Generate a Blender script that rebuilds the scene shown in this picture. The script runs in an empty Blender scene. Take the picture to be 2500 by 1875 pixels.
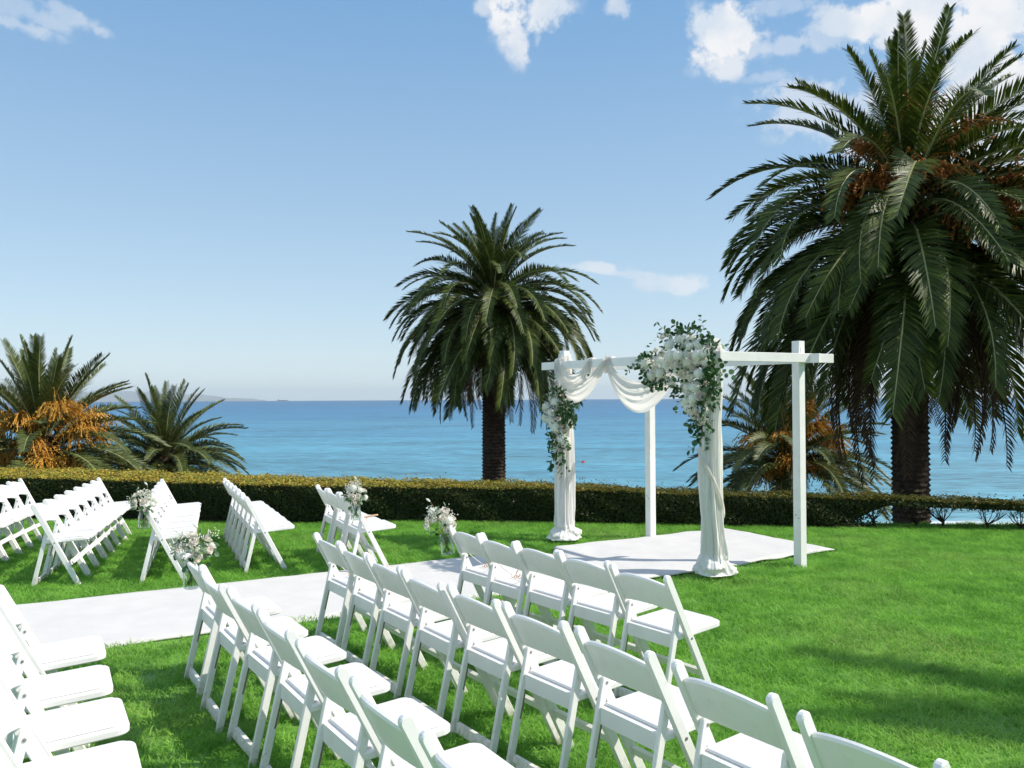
import bpy, math, random
import numpy as np
from mathutils import noise as noise3
from mathutils import Vector, Matrix, Euler

random.seed(7)
RNG = np.random.default_rng(7)
SC = bpy.context.scene
COL = SC.collection
R = math.radians

# ------------------------------------------------------------------ camera, sky, sun, exposure
F = 2050.0 / 2500.0                       # focal length in picture widths
PITCH = math.atan(33.8 / 2050.0)
ROLL = 0.0047
CAM = Vector((0, 0, 1.7))
_right = Vector((math.cos(ROLL), 0, -math.sin(ROLL)))
_fwd = Vector((0, math.cos(PITCH), math.sin(PITCH)))
_up = _right.cross(_fwd).normalized()
_right = _fwd.cross(_up).normalized()
cam_data = bpy.data.cameras.new('camera')
cam = bpy.data.objects.new('camera', cam_data)
COL.objects.link(cam)
cam.matrix_world = Matrix(((_right.x, _up.x, -_fwd.x, CAM.x), (_right.y, _up.y, -_fwd.y, CAM.y),
                           (_right.z, _up.z, -_fwd.z, CAM.z), (0, 0, 0, 1)))
cam_data.sensor_width = 36.0
cam_data.lens = 36.0 * F
cam_data.clip_start = 0.05
cam_data.clip_end = 200000.0
SC.camera = cam


def ray(x, y):
    """view direction of a spot of the 2500 x 1875 photograph"""
    return (_fwd + _right * ((x - 1250) / 2050.0) - _up * ((y - 937.5) / 2050.0))


def at(x, y, z=0.0):
    d = ray(x, y)
    return CAM + d * ((z - CAM.z) / d.z)


def at_y(x, y, Y):
    d = ray(x, y)
    return CAM + d * (Y / d.y)


EXPOSURE = 0.78
SUN_DIR = Vector((math.cos(R(44)) * math.cos(R(-7)), math.cos(R(44)) * math.sin(R(-7)), math.sin(R(44))))
sun_data = bpy.data.lights.new('sun', 'SUN')
sun_data.energy = 3.0
sun_data.angle = R(0.55)
sun_data.color = (1.0, 0.925, 0.82)
sun = bpy.data.objects.new('sun', sun_data)
COL.objects.link(sun)
sun.rotation_euler = (-SUN_DIR).to_track_quat('-Z', 'Y').to_euler()
sun.location = SUN_DIR * 50

SC.view_settings.view_transform = 'Standard'
SC.view_settings.look = 'None'
SC.view_settings.gamma = 1.0
SC.view_settings.exposure = EXPOSURE
SC.view_settings.use_curve_mapping = False
SC.cycles.use_denoising = True
SC.cycles.max_bounces = 10
SC.cycles.diffuse_bounces = 7
SC.cycles.transparent_max_bounces = 16
SC.cycles.caustics_reflective = False
SC.cycles.caustics_refractive = False

world = bpy.data.worlds.new('World')
SC.world = world
world.use_nodes = True
SKY_STRENGTH = 0.12


def build_world():
    nt = world.node_tree
    N, L = nt.nodes, nt.links
    N.clear()
    out = N.new('ShaderNodeOutputWorld')
    bg = N.new('ShaderNodeBackground')
    bg.inputs['Strength'].default_value = SKY_STRENGTH
    L.new(bg.outputs[0], out.inputs[0])
    sky = N.new('ShaderNodeTexSky')
    sky.sky_type = 'NISHITA'
    sky.sun_disc = False
    sky.sun_elevation = R(44)
    sky.sun_rotation = math.atan2(SUN_DIR.x, SUN_DIR.y)
    sky.altitude = 20
    sky.air_density = 1.0
    sky.dust_density = 0.3
    sky.ozone_density = 3.0
    tc = N.new('ShaderNodeTexCoord')
    gen = tc.outputs['Generated']

    def math_n(op, a, b=None, clamp=False):
        m = N.new('ShaderNodeMath')
        m.operation = op
        m.use_clamp = clamp
        for i, v in enumerate((a, b)):
            if v is None:
                continue
            if isinstance(v, (int, float)):
                m.inputs[i].default_value = v
            else:
                L.new(v, m.inputs[i])
        return m.outputs[0]
    # thin bright veil in the air: the same all round, by height above the horizon only
    sepz = N.new('ShaderNodeSeparateXYZ')
    L.new(gen, sepz.inputs[0])
    ramp = N.new('ShaderNodeValToRGB')
    k = 1.0 / SKY_STRENGTH / 2 ** EXPOSURE
    stops = [(0.0, (.62, .76, .87)), (.03, (.62, .76, .85)), (.12, (.48, .65, .79)), (.22, (.37, .56, .75)), (.32, (.285, .485, .72)), (.45, (.18, .40, .70)), (1.0, (.18, .37, .66))]
    while len(ramp.color_ramp.elements) < len(stops):
        ramp.color_ramp.elements.new(.5)
    for e, (ps, cl) in zip(ramp.color_ramp.elements, stops):
        e.position = ps
        e.color = (*cl, 1)
    L.new(sepz.outputs['Z'], ramp.inputs[0])
    vs = N.new('ShaderNodeVectorMath')
    vs.operation = 'SCALE'
    vs.inputs['Scale'].default_value = k
    L.new(ramp.outputs[0], vs.inputs[0])
    air = N.new('ShaderNodeMix')
    air.data_type = 'RGBA'
    air.inputs['Factor'].default_value = .78
    L.new(sky.outputs[0], air.inputs['A'])
    L.new(vs.outputs[0], air.inputs['B'])
    noise = N.new('ShaderNodeTexNoise')
    noise.inputs['Scale'].default_value = 22
    noise.inputs['Detail'].default_value = 9
    noise.inputs['Roughness'].default_value = 0.62
    L.new(gen, noise.inputs['Vector'])
    nz = math_n('SUBTRACT', noise.outputs[0], 0.5)
    # clouds: where they stand in the sky (spot, half sizes, tilt, weight)
    clouds = [(1290, 25, 95, 62, 0, 1.0), (1262, 85, 40, 62, 12, .8), (1182, 18, 26, 24, 0, .55), (1312, 100, 16, 34, 10, .35),
              (1512, 22, 34, 26, 0, .6), (1762, 85, 92, 70, 0, 1.0), (1775, 140, 55, 48, 0, .75), (1835, 122, 48, 26, 0, .5),
              (1925, 112, 38, 24, 0, .4), (2015, 88, 60, 44, 0, .55), (1990, 255, 130, 75, -8, .5), (1870, 190, 50, 14, 0, .28),
              (1900, 10, 80, 25, 0, .35),
              (2260, 12, 210, 70, 0, 1.0), (2420, 70, 260, 160, 0, 1.3), (2480, 230, 220, 220, 0, 1.15), (2330, 300, 210, 130, 0, .75),
              (2490, 380, 160, 80, 0, .55),
              (1450, 652, 110, 14, -5, .55), (1560, 672, 170, 12, -9, .45), (1660, 695, 110, 24, -3, .55),
              (45, 22, 95, 26, -8, .4), (55, 64, 62, 16, -8, .5), (190, 45, 80, 20, -14, .42), (248, 76, 36, 14, -12, .42)]
    total = None
    for (x, y, rx, ry, tilt, wgt) in clouds:
        d = ray(x, y).normalized()
        ax_r = d.cross(Vector((0, 0, 1))).normalized()
        ax_u = ax_r.cross(d).normalized()
        c, s = math.cos(R(tilt)), math.sin(R(tilt))
        a1 = ax_r * c + ax_u * s
        a2 = ax_u * c - ax_r * s
        m3 = Matrix((a1, d, a2)).transposed()
        mp = N.new('ShaderNodeMapping')
        mp.vector_type = 'TEXTURE'
        mp.inputs['Location'].default_value = d
        mp.inputs['Rotation'].default_value = m3.to_euler('XYZ')
        mp.inputs['Scale'].default_value = (rx / 2050.0, 1.0, ry / 2050.0)
        L.new(gen, mp.inputs['Vector'])
        ln = N.new('ShaderNodeVectorMath')
        ln.operation = 'LENGTH'
        L.new(mp.outputs[0], ln.inputs[0])
        v = math_n('SUBTRACT', 1.15, ln.outputs['Value'])
        v = math_n('MULTIPLY', v, 0.75)
        v = math_n('ADD', v, math_n('MULTIPLY', nz, 3.4))
        mr = N.new('ShaderNodeMapRange')
        mr.interpolation_type = 'SMOOTHSTEP'
        mr.inputs['From Min'].default_value = 0.0
        mr.inputs['From Max'].default_value = 0.55
        L.new(v, mr.inputs['Value'])
        # nothing of a cloud far away from its own spot
        fall = N.new('ShaderNodeMapRange')
        fall.interpolation_type = 'SMOOTHSTEP'
        fall.inputs['From Min'].default_value = 1.55
        fall.inputs['From Max'].default_value = 0.75
        L.new(ln.outputs['Value'], fall.inputs['Value'])
        o = math_n('MULTIPLY', mr.outputs[0], fall.outputs[0])
        o = math_n('MULTIPLY', o, wgt)
        total = o if total is None else math_n('MAXIMUM', total, o)
    # unseen broken cloud, added all round above the view to lift the fill light
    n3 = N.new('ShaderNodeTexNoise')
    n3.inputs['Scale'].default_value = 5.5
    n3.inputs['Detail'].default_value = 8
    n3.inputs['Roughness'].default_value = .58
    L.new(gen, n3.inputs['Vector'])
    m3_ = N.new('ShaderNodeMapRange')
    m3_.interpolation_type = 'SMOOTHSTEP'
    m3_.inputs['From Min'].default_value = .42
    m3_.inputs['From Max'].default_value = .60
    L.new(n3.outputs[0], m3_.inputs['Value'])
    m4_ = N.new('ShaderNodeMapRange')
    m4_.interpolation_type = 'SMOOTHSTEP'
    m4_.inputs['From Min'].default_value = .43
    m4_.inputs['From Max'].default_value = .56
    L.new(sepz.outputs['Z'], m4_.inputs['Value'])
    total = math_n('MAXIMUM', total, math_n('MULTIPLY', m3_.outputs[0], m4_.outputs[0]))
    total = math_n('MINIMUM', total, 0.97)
    # inner shading of the clouds
    n2 = N.new('ShaderNodeTexNoise')
    n2.inputs['Scale'].default_value = 16
    n2.inputs['Detail'].default_value = 5
    L.new(gen, n2.inputs['Vector'])
    cr = N.new('ShaderNodeMix')
    cr.data_type = 'RGBA'
    cr.inputs['A'].default_value = (.70 * k, .78 * k, .88 * k, 1)
    cr.inputs['B'].default_value = (.93 * k, .935 * k, .95 * k, 1)
    mr2 = N.new('ShaderNodeMapRange')
    mr2.inputs['From Min'].default_value = .4
    mr2.inputs['From Max'].default_value = .58
    L.new(n2.outputs[0], mr2.inputs['Value'])
    L.new(mr2.outputs[0], cr.inputs['Factor'])
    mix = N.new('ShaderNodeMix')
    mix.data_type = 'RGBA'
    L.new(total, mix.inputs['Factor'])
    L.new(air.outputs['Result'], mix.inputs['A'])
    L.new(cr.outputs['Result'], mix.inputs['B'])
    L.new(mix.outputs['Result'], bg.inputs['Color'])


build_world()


# ------------------------------------------------------------------ helpers
def set_in(node, **kw):
    for k, v in kw.items():
        node.inputs[k.replace('_', ' ')].default_value = v


def mat(name, color, rough=0.6, noise=None, bump=None, spec=0.5, transl=0.0, attr=None, metallic=0.0, transmission=0.0, ior=1.45):
    """plain procedural material. noise=(scale, colour2, detail); bump=(scale, strength, distance);
    attr=(attribute, colour2): a per-leaf value that mixes to colour2"""
    m = bpy.data.materials.new(name)
    m.use_nodes = True
    nt = m.node_tree
    N, L = nt.nodes, nt.links
    p = N['Principled BSDF']
    out = N['Material Output']
    p.inputs['Base Color'].default_value = (*color, 1)
    p.inputs['Roughness'].default_value = rough
    p.inputs['Specular IOR Level'].default_value = spec
    p.inputs['Metallic'].default_value = metallic
    p.inputs['Transmission Weight'].default_value = transmission
    p.inputs['IOR'].default_value = ior
    tc = N.new('ShaderNodeTexCoord')
    col = None
    if noise:
        n = N.new('ShaderNodeTexNoise')
        set_in(n, Scale=noise[0], Detail=noise[2] if len(noise) > 2 else 4)
        L.new(tc.outputs['Object'], n.inputs['Vector'])
        mr = N.new('ShaderNodeMapRange')
        mr.inputs['From Min'].default_value = .35
        mr.inputs['From Max'].default_value = .65
        L.new(n.outputs[0], mr.inputs['Value'])
        mx = N.new('ShaderNodeMix')
        mx.data_type = 'RGBA'
        mx.inputs['A'].default_value = (*color, 1)
        mx.inputs['B'].default_value = (*noise[1], 1)
        L.new(mr.outputs[0], mx.inputs['Factor'])
        col = mx.outputs['Result']
    if attr:
        a = N.new('ShaderNodeAttribute')
        a.attribute_name = attr[0]
        mx = N.new('ShaderNodeMix')
        mx.data_type = 'RGBA'
        if col is None:
            mx.inputs['A'].default_value = (*color, 1)
        else:
            L.new(col, mx.inputs['A'])
        mx.inputs['B'].default_value = (*attr[1], 1)
        L.new(a.outputs['Fac'], mx.inputs['Factor'])
        col = mx.outputs['Result']
    if col is not None:
        L.new(col, p.inputs['Base Color'])
    if bump:
        n = N.new('ShaderNodeTexNoise')
        set_in(n, Scale=bump[0], Detail=5)
        L.new(tc.outputs['Object'], n.inputs['Vector'])
        b = N.new('ShaderNodeBump')
        b.inputs['Strength'].default_value = bump[1]
        b.inputs['Distance'].default_value = bump[2]
        L.new(n.outputs[0], b.inputs['Height'])
        L.new(b.outputs[0], p.inputs['Normal'])
    if transl > 0:
        t = N.new('ShaderNodeBsdfTranslucent')
        if col is not None:
            L.new(col, t.inputs['Color'])
        else:
            t.inputs['Color'].default_value = (*color, 1)
        ms = N.new('ShaderNodeMixShader')
        ms.inputs[0].default_value = transl
        L.new(p.outputs[0], ms.inputs[1])
        L.new(t.outputs[0], ms.inputs[2])
        L.new(ms.outputs[0], out.inputs['Surface'])
    return m


class MB:
    """collects shapes for ONE mesh object"""
    def __init__(s):
        s.v, s.f, s.m, s.a = [], [], [], []

    def add(s, verts, faces, mi=0, a=0.0):
        o = len(s.v)
        s.v.extend([tuple(v) for v in verts])
        s.f.extend([tuple(i + o for i in f) for f in faces])
        s.m.extend([mi] * len(faces))
        s.a.extend([a] * len(verts))

    def mesh(s, name, mats, smooth=False, attr=None):
        me = bpy.data.meshes.new(name)
        me.from_pydata(s.v, [], s.f)
        for mt in (mats if isinstance(mats, (list, tuple)) else [mats]):
            me.materials.append(mt)
        if any(s.m):
            me.polygons.foreach_set('material_index', s.m)
        if smooth:
            me.polygons.foreach_set('use_smooth', [True] * len(me.polygons))
        if attr:
            at_ = me.attributes.new(attr, 'FLOAT', 'POINT')
            at_.data.foreach_set('value', s.a)
        me.update()
        return me


def obj(name, me, parent=None, loc=None, kind=None):
    o = bpy.data.objects.new(name, me)
    COL.objects.link(o)
    if parent is not None:
        o.parent = parent
    if loc is not None:
        o.location = loc
    if kind:
        o['kind'] = kind
    return o


def tag(o, label=None, cat=None, group=None, kind=None):
    for k, v in (('label', label), ('category', cat), ('group', group), ('kind', kind)):
        if v:
            o[k] = v
    return o


def thing(name, label, cat, loc=(0, 0, 0), rz=0.0, group=None):
    o = bpy.data.objects.new(name, None)
    COL.objects.link(o)
    o.empty_display_size = 0.1
    o.location = loc
    o.rotation_euler = (0, 0, rz)
    return tag(o, label, cat, group)


def copy_tree(o, parent=None):
    c = o.copy()
    COL.objects.link(c)
    if parent is not None:
        c.parent = parent
    for ch in KIDS.get(o.name, []):
        copy_tree(ch, c)
    return c


KIDS = {}


def index_kids():
    KIDS.clear()
    for o in bpy.data.objects:
        if o.parent:
            KIDS.setdefault(o.parent.name, []).append(o)


def box(mb, x0, x1, y0, y1, z0, z1, c=0.0, mi=0):
    if c <= 0:
        v = [(x, y, z) for z in (z0, z1) for y in (y0, y1) for x in (x0, x1)]
        mb.add(v, [(0, 2, 3, 1), (4, 5, 7, 6), (0, 1, 5, 4), (2, 6, 7, 3), (0, 4, 6, 2), (1, 3, 7, 5)], mi)
    else:
        prism(mb, [(x0, z0), (x1, z0), (x1, z1), (x0, z1)], y0, y1, c, mi=mi)


def inset(poly, d):
    n = len(poly)
    out = []
    for i in range(n):
        a, b, c = poly[i - 1], poly[i], poly[(i + 1) % n]
        e1 = Vector((b[0] - a[0], b[1] - a[1])).normalized()
        e2 = Vector((c[0] - b[0], c[1] - b[1])).normalized()
        n1, n2 = Vector((-e1.y, e1.x)), Vector((-e2.y, e2.x))
        m = (n1 + n2)
        m = m / max(0.3, m.length_squared) * 2 if m.length > 1e-6 else n1
        out.append((b[0] + m.x * d, b[1] + m.y * d))
    return out


def prism(mb, poly, y0, y1, c=0.003, frame=None, mi=0):
    """poly (x,z) counter-clockwise, pushed along y, edges chamfered by c"""
    ins = inset(poly, c)
    n = len(poly)
    V = []
    for pl, y in ((ins, y0), (poly, y0 + c), (poly, y1 - c), (ins, y1)):
        V += [(p[0], y, p[1]) for p in pl]
    if frame is not None:
        V = [tuple(frame @ Vector(v)) for v in V]
    Fc = []
    for k in range(3):
        for i in range(n):
            j = (i + 1) % n
            Fc.append((k * n + i, k * n + j, (k + 1) * n + j, (k + 1) * n + i))
    Fc.append(tuple(range(n))[::-1])
    Fc.append(tuple(3 * n + i for i in range(n)))
    # orientation: sides wound outward for ccw (x,z) seen from -y
    mb.add(V, Fc, mi)


def bar_profile(p, q, w, seg=6, round_q=True, round_p=False):
    """bar outline from p to q (x,z), width w, with rounded ends"""
    d = Vector((q[0] - p[0], q[1] - p[1])).normalized()
    n = Vector((d.y, -d.x))
    r = w / 2
    out = []
    P, Q = Vector(p), Vector(q)
    if round_p:
        for i in range(seg + 1):
            a = math.pi * i / seg
            out.append(P + (-n * math.cos(a) - d * math.sin(a)) * r)
    else:
        out += [P - n * r, P + n * r]
    if round_q:
        for i in range(seg + 1):
            a = math.pi * i / seg
            out.append(Q + (n * math.cos(a) + d * math.sin(a)) * r)
    else:
        out += [Q + n * r, Q - n * r]
    return [(v.x, v.y) for v in out]


def tube(mb, pts, rad, seg=6, mi=0, a=0.0, cap=True):
    pts = [Vector(p) for p in pts]
    if not isinstance(rad, (list, tuple)):
        rad = [rad] * len(pts)
    V, Fc = [], []
    ref = Vector((0.13, 0.21, 0.97))
    for i, p in enumerate(pts):
        t = (pts[min(i + 1, len(pts) - 1)] - pts[max(i - 1, 0)]).normalized()
        if abs(t.dot(ref)) > .97:
            ref = Vector((0.97, 0.2, 0.1))
        u = t.cross(ref).normalized()
        w = t.cross(u)
        for k in range(seg):
            an = 2 * math.pi * k / seg
            V.append(p + (u * math.cos(an) + w * math.sin(an)) * rad[i])
    for i in range(len(pts) - 1):
        for k in range(seg):
            k2 = (k + 1) % seg
            Fc.append((i * seg + k, i * seg + k2, (i + 1) * seg + k2, (i + 1) * seg + k))
    if cap:
        Fc.append(tuple(range(seg))[::-1])
        Fc.append(tuple((len(pts) - 1) * seg + k for k in range(seg)))
    mb.add(V, Fc, mi, a)


def lathe(mb, prof, seg=24, mi=0, cx=0, cy=0, a=0.0, cap0=True, cap1=True):
    V, Fc = [], []
    for r, z in prof:
        for k in range(seg):
            an = 2 * math.pi * k / seg
            V.append((cx + r * math.cos(an), cy + r * math.sin(an), z))
    for i in range(len(prof) - 1):
        for k in range(seg):
            k2 = (k + 1) % seg
            Fc.append((i * seg + k, i * seg + k2, (i + 1) * seg + k2, (i + 1) * seg + k))
    if cap0:
        Fc.append(tuple(range(seg))[::-1])
    if cap1:
        Fc.append(tuple((len(prof) - 1) * seg + k for k in range(seg)))
    mb.add(V, Fc, mi, a)


def sstep(a, b, x):
    t = np.clip((x - a) / (b - a), 0, 1)
    return t * t * (3 - 2 * t)


# ------------------------------------------------------------------ materials
M = {}
M['white_paint'] = mat('white_paint', (.85, .84, .83), .38, noise=(9, (.80, .79, .775), 6), bump=(60, .06, .002), spec=.4)
def soiled(m):
    N, L = m.node_tree.nodes, m.node_tree.links
    p = N['Principled BSDF']
    src = p.inputs['Base Color'].links[0].from_socket
    tc = N.new('ShaderNodeTexCoord')
    oi = N.new('ShaderNodeObjectInfo')
    va = N.new('ShaderNodeVectorMath')
    va.operation = 'ADD'
    L.new(tc.outputs['Object'], va.inputs[0])
    L.new(oi.outputs['Random'], va.inputs[1])
    sp = N.new('ShaderNodeSeparateXYZ')
    L.new(tc.outputs['Object'], sp.inputs[0])
    n = N.new('ShaderNodeTexNoise')
    set_in(n, Scale=26, Detail=7, Roughness=.7)
    L.new(va.outputs[0], n.inputs['Vector'])
    lo = N.new('ShaderNodeMapRange')
    lo.inputs['From Min'].default_value, lo.inputs['From Max'].default_value = .16, .0
    lo.inputs['To Max'].default_value = .32
    L.new(sp.outputs['Z'], lo.inputs['Value'])
    ad = N.new('ShaderNodeMath')
    ad.operation = 'ADD'
    L.new(lo.outputs[0], ad.inputs[0])
    L.new(n.outputs[0], ad.inputs[1])
    mr = N.new('ShaderNodeMapRange')
    mr.inputs['From Min'].default_value, mr.inputs['From Max'].default_value = .60, .92
    mr.inputs['To Max'].default_value = .75
    L.new(ad.outputs[0], mr.inputs['Value'])
    mx = N.new('ShaderNodeMix')
    mx.data_type = 'RGBA'
    L.new(src, mx.inputs['A'])
    mx.inputs['B'].default_value = (.42, .39, .29, 1)
    L.new(mr.outputs[0], mx.inputs['Factor'])
    L.new(mx.outputs['Result'], p.inputs['Base Color'])


soiled(M['white_paint'])
M['white_wood'] = mat('white_wood', (.86, .85, .835), .5, noise=(6, (.79, .78, .755), 6), bump=(40, .15, .003), spec=.3)
M['vinyl'] = mat('white_vinyl', (.74, .735, .73), .45, noise=(14, (.70, .695, .69), 4), bump=(220, .08, .001), spec=.4)
M['steel'] = mat('screw_steel', (.36, .35, .34), .4, metallic=.7, noise=(80, (.28, .24, .21)))
M['slot'] = mat('rusty_slot', (.16, .11, .08), .8, noise=(60, (.30, .24, .2)))
M['carpet'] = mat('white_carpet', (.63, .62, .605), .95, noise=(5, (.595, .585, .57), 6), bump=(260, .4, .004), spec=.05)
M['cloth'] = mat('sheer_cloth', (.88, .86, .83), .9, noise=(3, (.85, .825, .79), 4), bump=(180, .12, .002), spec=.05, transl=.55)
def glass_mat():
    m = bpy.data.materials.new('clear_glass')
    m.use_nodes = True
    N, L = m.node_tree.nodes, m.node_tree.links
    N.remove(N['Principled BSDF'])
    t = N.new('ShaderNodeBsdfTransparent')
    g = N.new('ShaderNodeBsdfGlossy')
    g.inputs['Roughness'].default_value = .05
    n = N.new('ShaderNodeTexNoise')
    set_in(n, Scale=40, Detail=2)
    c = N.new('ShaderNodeValToRGB')
    c.color_ramp.elements[0].color = (.86, .91, .89, 1)
    c.color_ramp.elements[1].color = (.95, .98, .97, 1)
    L.new(n.outputs[0], c.inputs[0])
    L.new(c.outputs[0], t.inputs['Color'])
    f = N.new('ShaderNodeLayerWeight')
    f.inputs['Blend'].default_value = .22
    mx = N.new('ShaderNodeMixShader')
    mm = N.new('ShaderNodeMath')
    mm.operation = 'MULTIPLY'
    mm.inputs[1].default_value = .8
    L.new(f.outputs['Facing'], mm.inputs[0])
    L.new(mm.outputs[0], mx.inputs[0])
    L.new(t.outputs[0], mx.inputs[1])
    L.new(g.outputs[0], mx.inputs[2])
    L.new(mx.outputs[0], N['Material Output'].inputs['Surface'])
    return m


M['glass'] = glass_mat()
M['cloth_panel'] = mat('gathered_cloth', (.89, .87, .84), .9, noise=(3, (.86, .835, .80), 4), bump=(180, .12, .002), spec=.05, transl=.18)
M['stem'] = mat('flower_stem', (.16, .22, .06), .6, noise=(30, (.20, .17, .07)))
M['rose_white'] = mat('cream_petal', (.86, .83, .76), .7, noise=(12, (.86, .81, .70)), spec=.2, transl=.16)
M['rose_blush'] = mat('blush_petal', (.86, .80, .72), .7, noise=(12, (.88, .84, .79)), spec=.2, transl=.16)
M['floret'] = mat('white_floret', (.84, .84, .79), .7, noise=(40, (.80, .82, .72)), spec=.2, transl=.16)
M['breath'] = mat('tiny_white_bud', (.80, .80, .75), .7, noise=(40, (.74, .76, .66)), spec=.2)
M['euca'] = mat('grey_green_leaf', (.06, .14, .055), .5, attr=('tint', (.22, .34, .20)), noise=(20, (.04, .10, .04)), spec=.4, transl=.2)
M['leaf_dark'] = mat('dark_green_leaf', (.018, .065, .014), .45, attr=('tint', (.05, .14, .03)), noise=(20, (.014, .05, .01)), spec=.35, transl=.15)
M['copper'] = mat('copper_wire', (.62, .36, .20), .4, metallic=.3, noise=(40, (.55, .30, .16)))
M['ribbon'] = mat('white_ribbon', (.78, .78, .76), .5, noise=(40, (.72, .72, .70)), transl=.2)
M['pale_wood'] = mat('pale_wood', (.62, .40, .27), .6, noise=(30, (.55, .33, .2)))
M['frond'] = mat('palm_leaf', (.026, .046, .006), .45, attr=('tint', (.13, .18, .03)), noise=(2.5, (.018, .034, .005)), spec=.34, transl=.22)
M['frond_young'] = mat('young_palm_leaf', (.062, .092, .024), .45, attr=('tint', (.17, .20, .06)), noise=(2.5, (.04, .065, .016)), spec=.35, transl=.18)
M['frond_dead'] = mat('dead_palm_leaf', (.10, .07, .045), .8, attr=('tint', (.17, .12, .07)), noise=(2.5, (.07, .048, .03)), spec=.2, transl=.1)
M['rachis'] = mat('palm_rib', (.40, .40, .20), .45, noise=(4, (.32, .32, .14)))
M['trunk'] = mat('palm_bark', (.085, .062, .045), .9, noise=(7, (.045, .033, .025), 6), bump=(25, .8, .03), spec=.1)
M['fruit'] = mat('orange_fruit_stalk', (.60, .28, .04), .6, attr=('tint', (.68, .42, .08)), noise=(12, (.45, .17, .025)), spec=.3, transl=.1)
M['fruit_dark'] = mat('rust_fruit_stalk', (.40, .12, .025), .7, attr=('tint', (.46, .19, .04)), noise=(12, (.26, .08, .02)), spec=.3)
M['hedge'] = mat('hedge_leaf', (.020, .040, .010), .5, attr=('tint', (.74, .47, .05)), noise=(3, (.015, .030, .008)), spec=.25, transl=.3)
def hedge_tint(m):
    N, L = m.node_tree.nodes, m.node_tree.links
    mx = [n for n in N if n.type == 'MIX' and abs(n.inputs['B'].default_value[0] - .74) < .01][0]
    tc = N.new('ShaderNodeTexCoord')
    n = N.new('ShaderNodeTexNoise')
    set_in(n, Scale=7, Detail=6, Roughness=.8)
    L.new(tc.outputs['Object'], n.inputs['Vector'])
    r = N.new('ShaderNodeValToRGB')
    r.color_ramp.elements[0].position, r.color_ramp.elements[1].position = .36, .64
    r.color_ramp.elements[0].color = (.40, .47, .07, 1)
    r.color_ramp.elements[1].color = (.68, .38, .06, 1)
    e = r.color_ramp.elements.new(.5)
    e.color = (.58, .48, .07, 1)
    L.new(n.outputs[0], r.inputs[0])
    L.new(r.outputs[0], mx.inputs['B'])


hedge_tint(M['hedge'])
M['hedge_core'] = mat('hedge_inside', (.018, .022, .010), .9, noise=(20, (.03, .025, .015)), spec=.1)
M['twig'] = mat('hedge_twig', (.06, .045, .03), .9, noise=(30, (.035, .027, .02)), spec=.1)
M['hull'] = mat('ship_hull', (.18, .20, .24), .6, noise=(.05, (.22, .16, .15)))
M['ship_white'] = mat('ship_white', (.7, .7, .7), .6, noise=(.05, (.6, .6, .6)))
M['buoy'] = mat('red_buoy', (.6, .05, .03), .5, noise=(4, (.5, .06, .04)))


def grass_mats():
    def tone(name, dark, lite, dry, trans):
        m = bpy.data.materials.new(name)
        m.use_nodes = True
        N, L = m.node_tree.nodes, m.node_tree.links
        p, out = N['Principled BSDF'], N['Material Output']
        p.inputs['Roughness'].default_value = .55
        p.inputs['Specular IOR Level'].default_value = .25
        g = N.new('ShaderNodeNewGeometry')
        n1 = N.new('ShaderNodeTexNoise')
        set_in(n1, Scale=3.2, Detail=7, Roughness=.72)
        L.new(g.outputs['Position'], n1.inputs['Vector'])
        n2 = N.new('ShaderNodeTexNoise')
        set_in(n2, Scale=.55, Detail=4)
        L.new(g.outputs['Position'], n2.inputs['Vector'])
        n3 = N.new('ShaderNodeTexNoise')
        set_in(n3, Scale=26, Detail=2)
        L.new(g.outputs['Position'], n3.inputs['Vector'])
        r1 = N.new('ShaderNodeMapRange')
        r1.inputs['From Min'].default_value, r1.inputs['From Max'].default_value = .36, .62
        L.new(n1.outputs[0], r1.inputs['Value'])
        a = N.new('ShaderNodeMix')
        a.data_type = 'RGBA'
        a.inputs['A'].default_value = (*dark, 1)
        a.inputs['B'].default_value = (*lite, 1)
        L.new(r1.outputs[0], a.inputs['Factor'])
        r2 = N.new('ShaderNodeMapRange')
        r2.inputs['From Min'].default_value, r2.inputs['From Max'].default_value = .50, .72
        r2.inputs['To Max'].default_value = .55
        L.new(n2.outputs[0], r2.inputs['Value'])
        r3 = N.new('ShaderNodeMapRange')
        r3.inputs['From Min'].default_value, r3.inputs['From Max'].default_value = .35, .65
        L.new(n3.outputs[0], r3.inputs['Value'])
        mm = N.new('ShaderNodeMath')
        mm.operation = 'MULTIPLY'
        L.new(r2.outputs[0], mm.inputs[0])
        L.new(r3.outputs[0], mm.inputs[1])
        b = N.new('ShaderNodeMix')
        b.data_type = 'RGBA'
        L.new(mm.outputs[0], b.inputs['Factor'])
        L.new(a.outputs['Result'], b.inputs['A'])
        b.inputs['B'].default_value = (*dry, 1)
        L.new(b.outputs['Result'], p.inputs['Base Color'])
        if trans:
            t = N.new('ShaderNodeBsdfTranslucent')
            L.new(b.outputs['Result'], t.inputs['Color'])
            ms = N.new('ShaderNodeMixShader')
            ms.inputs[0].default_value = trans
            L.new(p.outputs[0], ms.inputs[1])
            L.new(t.outputs[0], ms.inputs[2])
            L.new(ms.outputs[0], out.inputs['Surface'])
        return m
    M['grass'] = tone('grass_blade', (.135, .34, .045), (.31, .60, .10), (.52, .57, .22), .48)
    M['turf'] = tone('turf', (.10, .24, .035), (.14, .30, .05), (.2, .25, .07), 0)


grass_mats()


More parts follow.
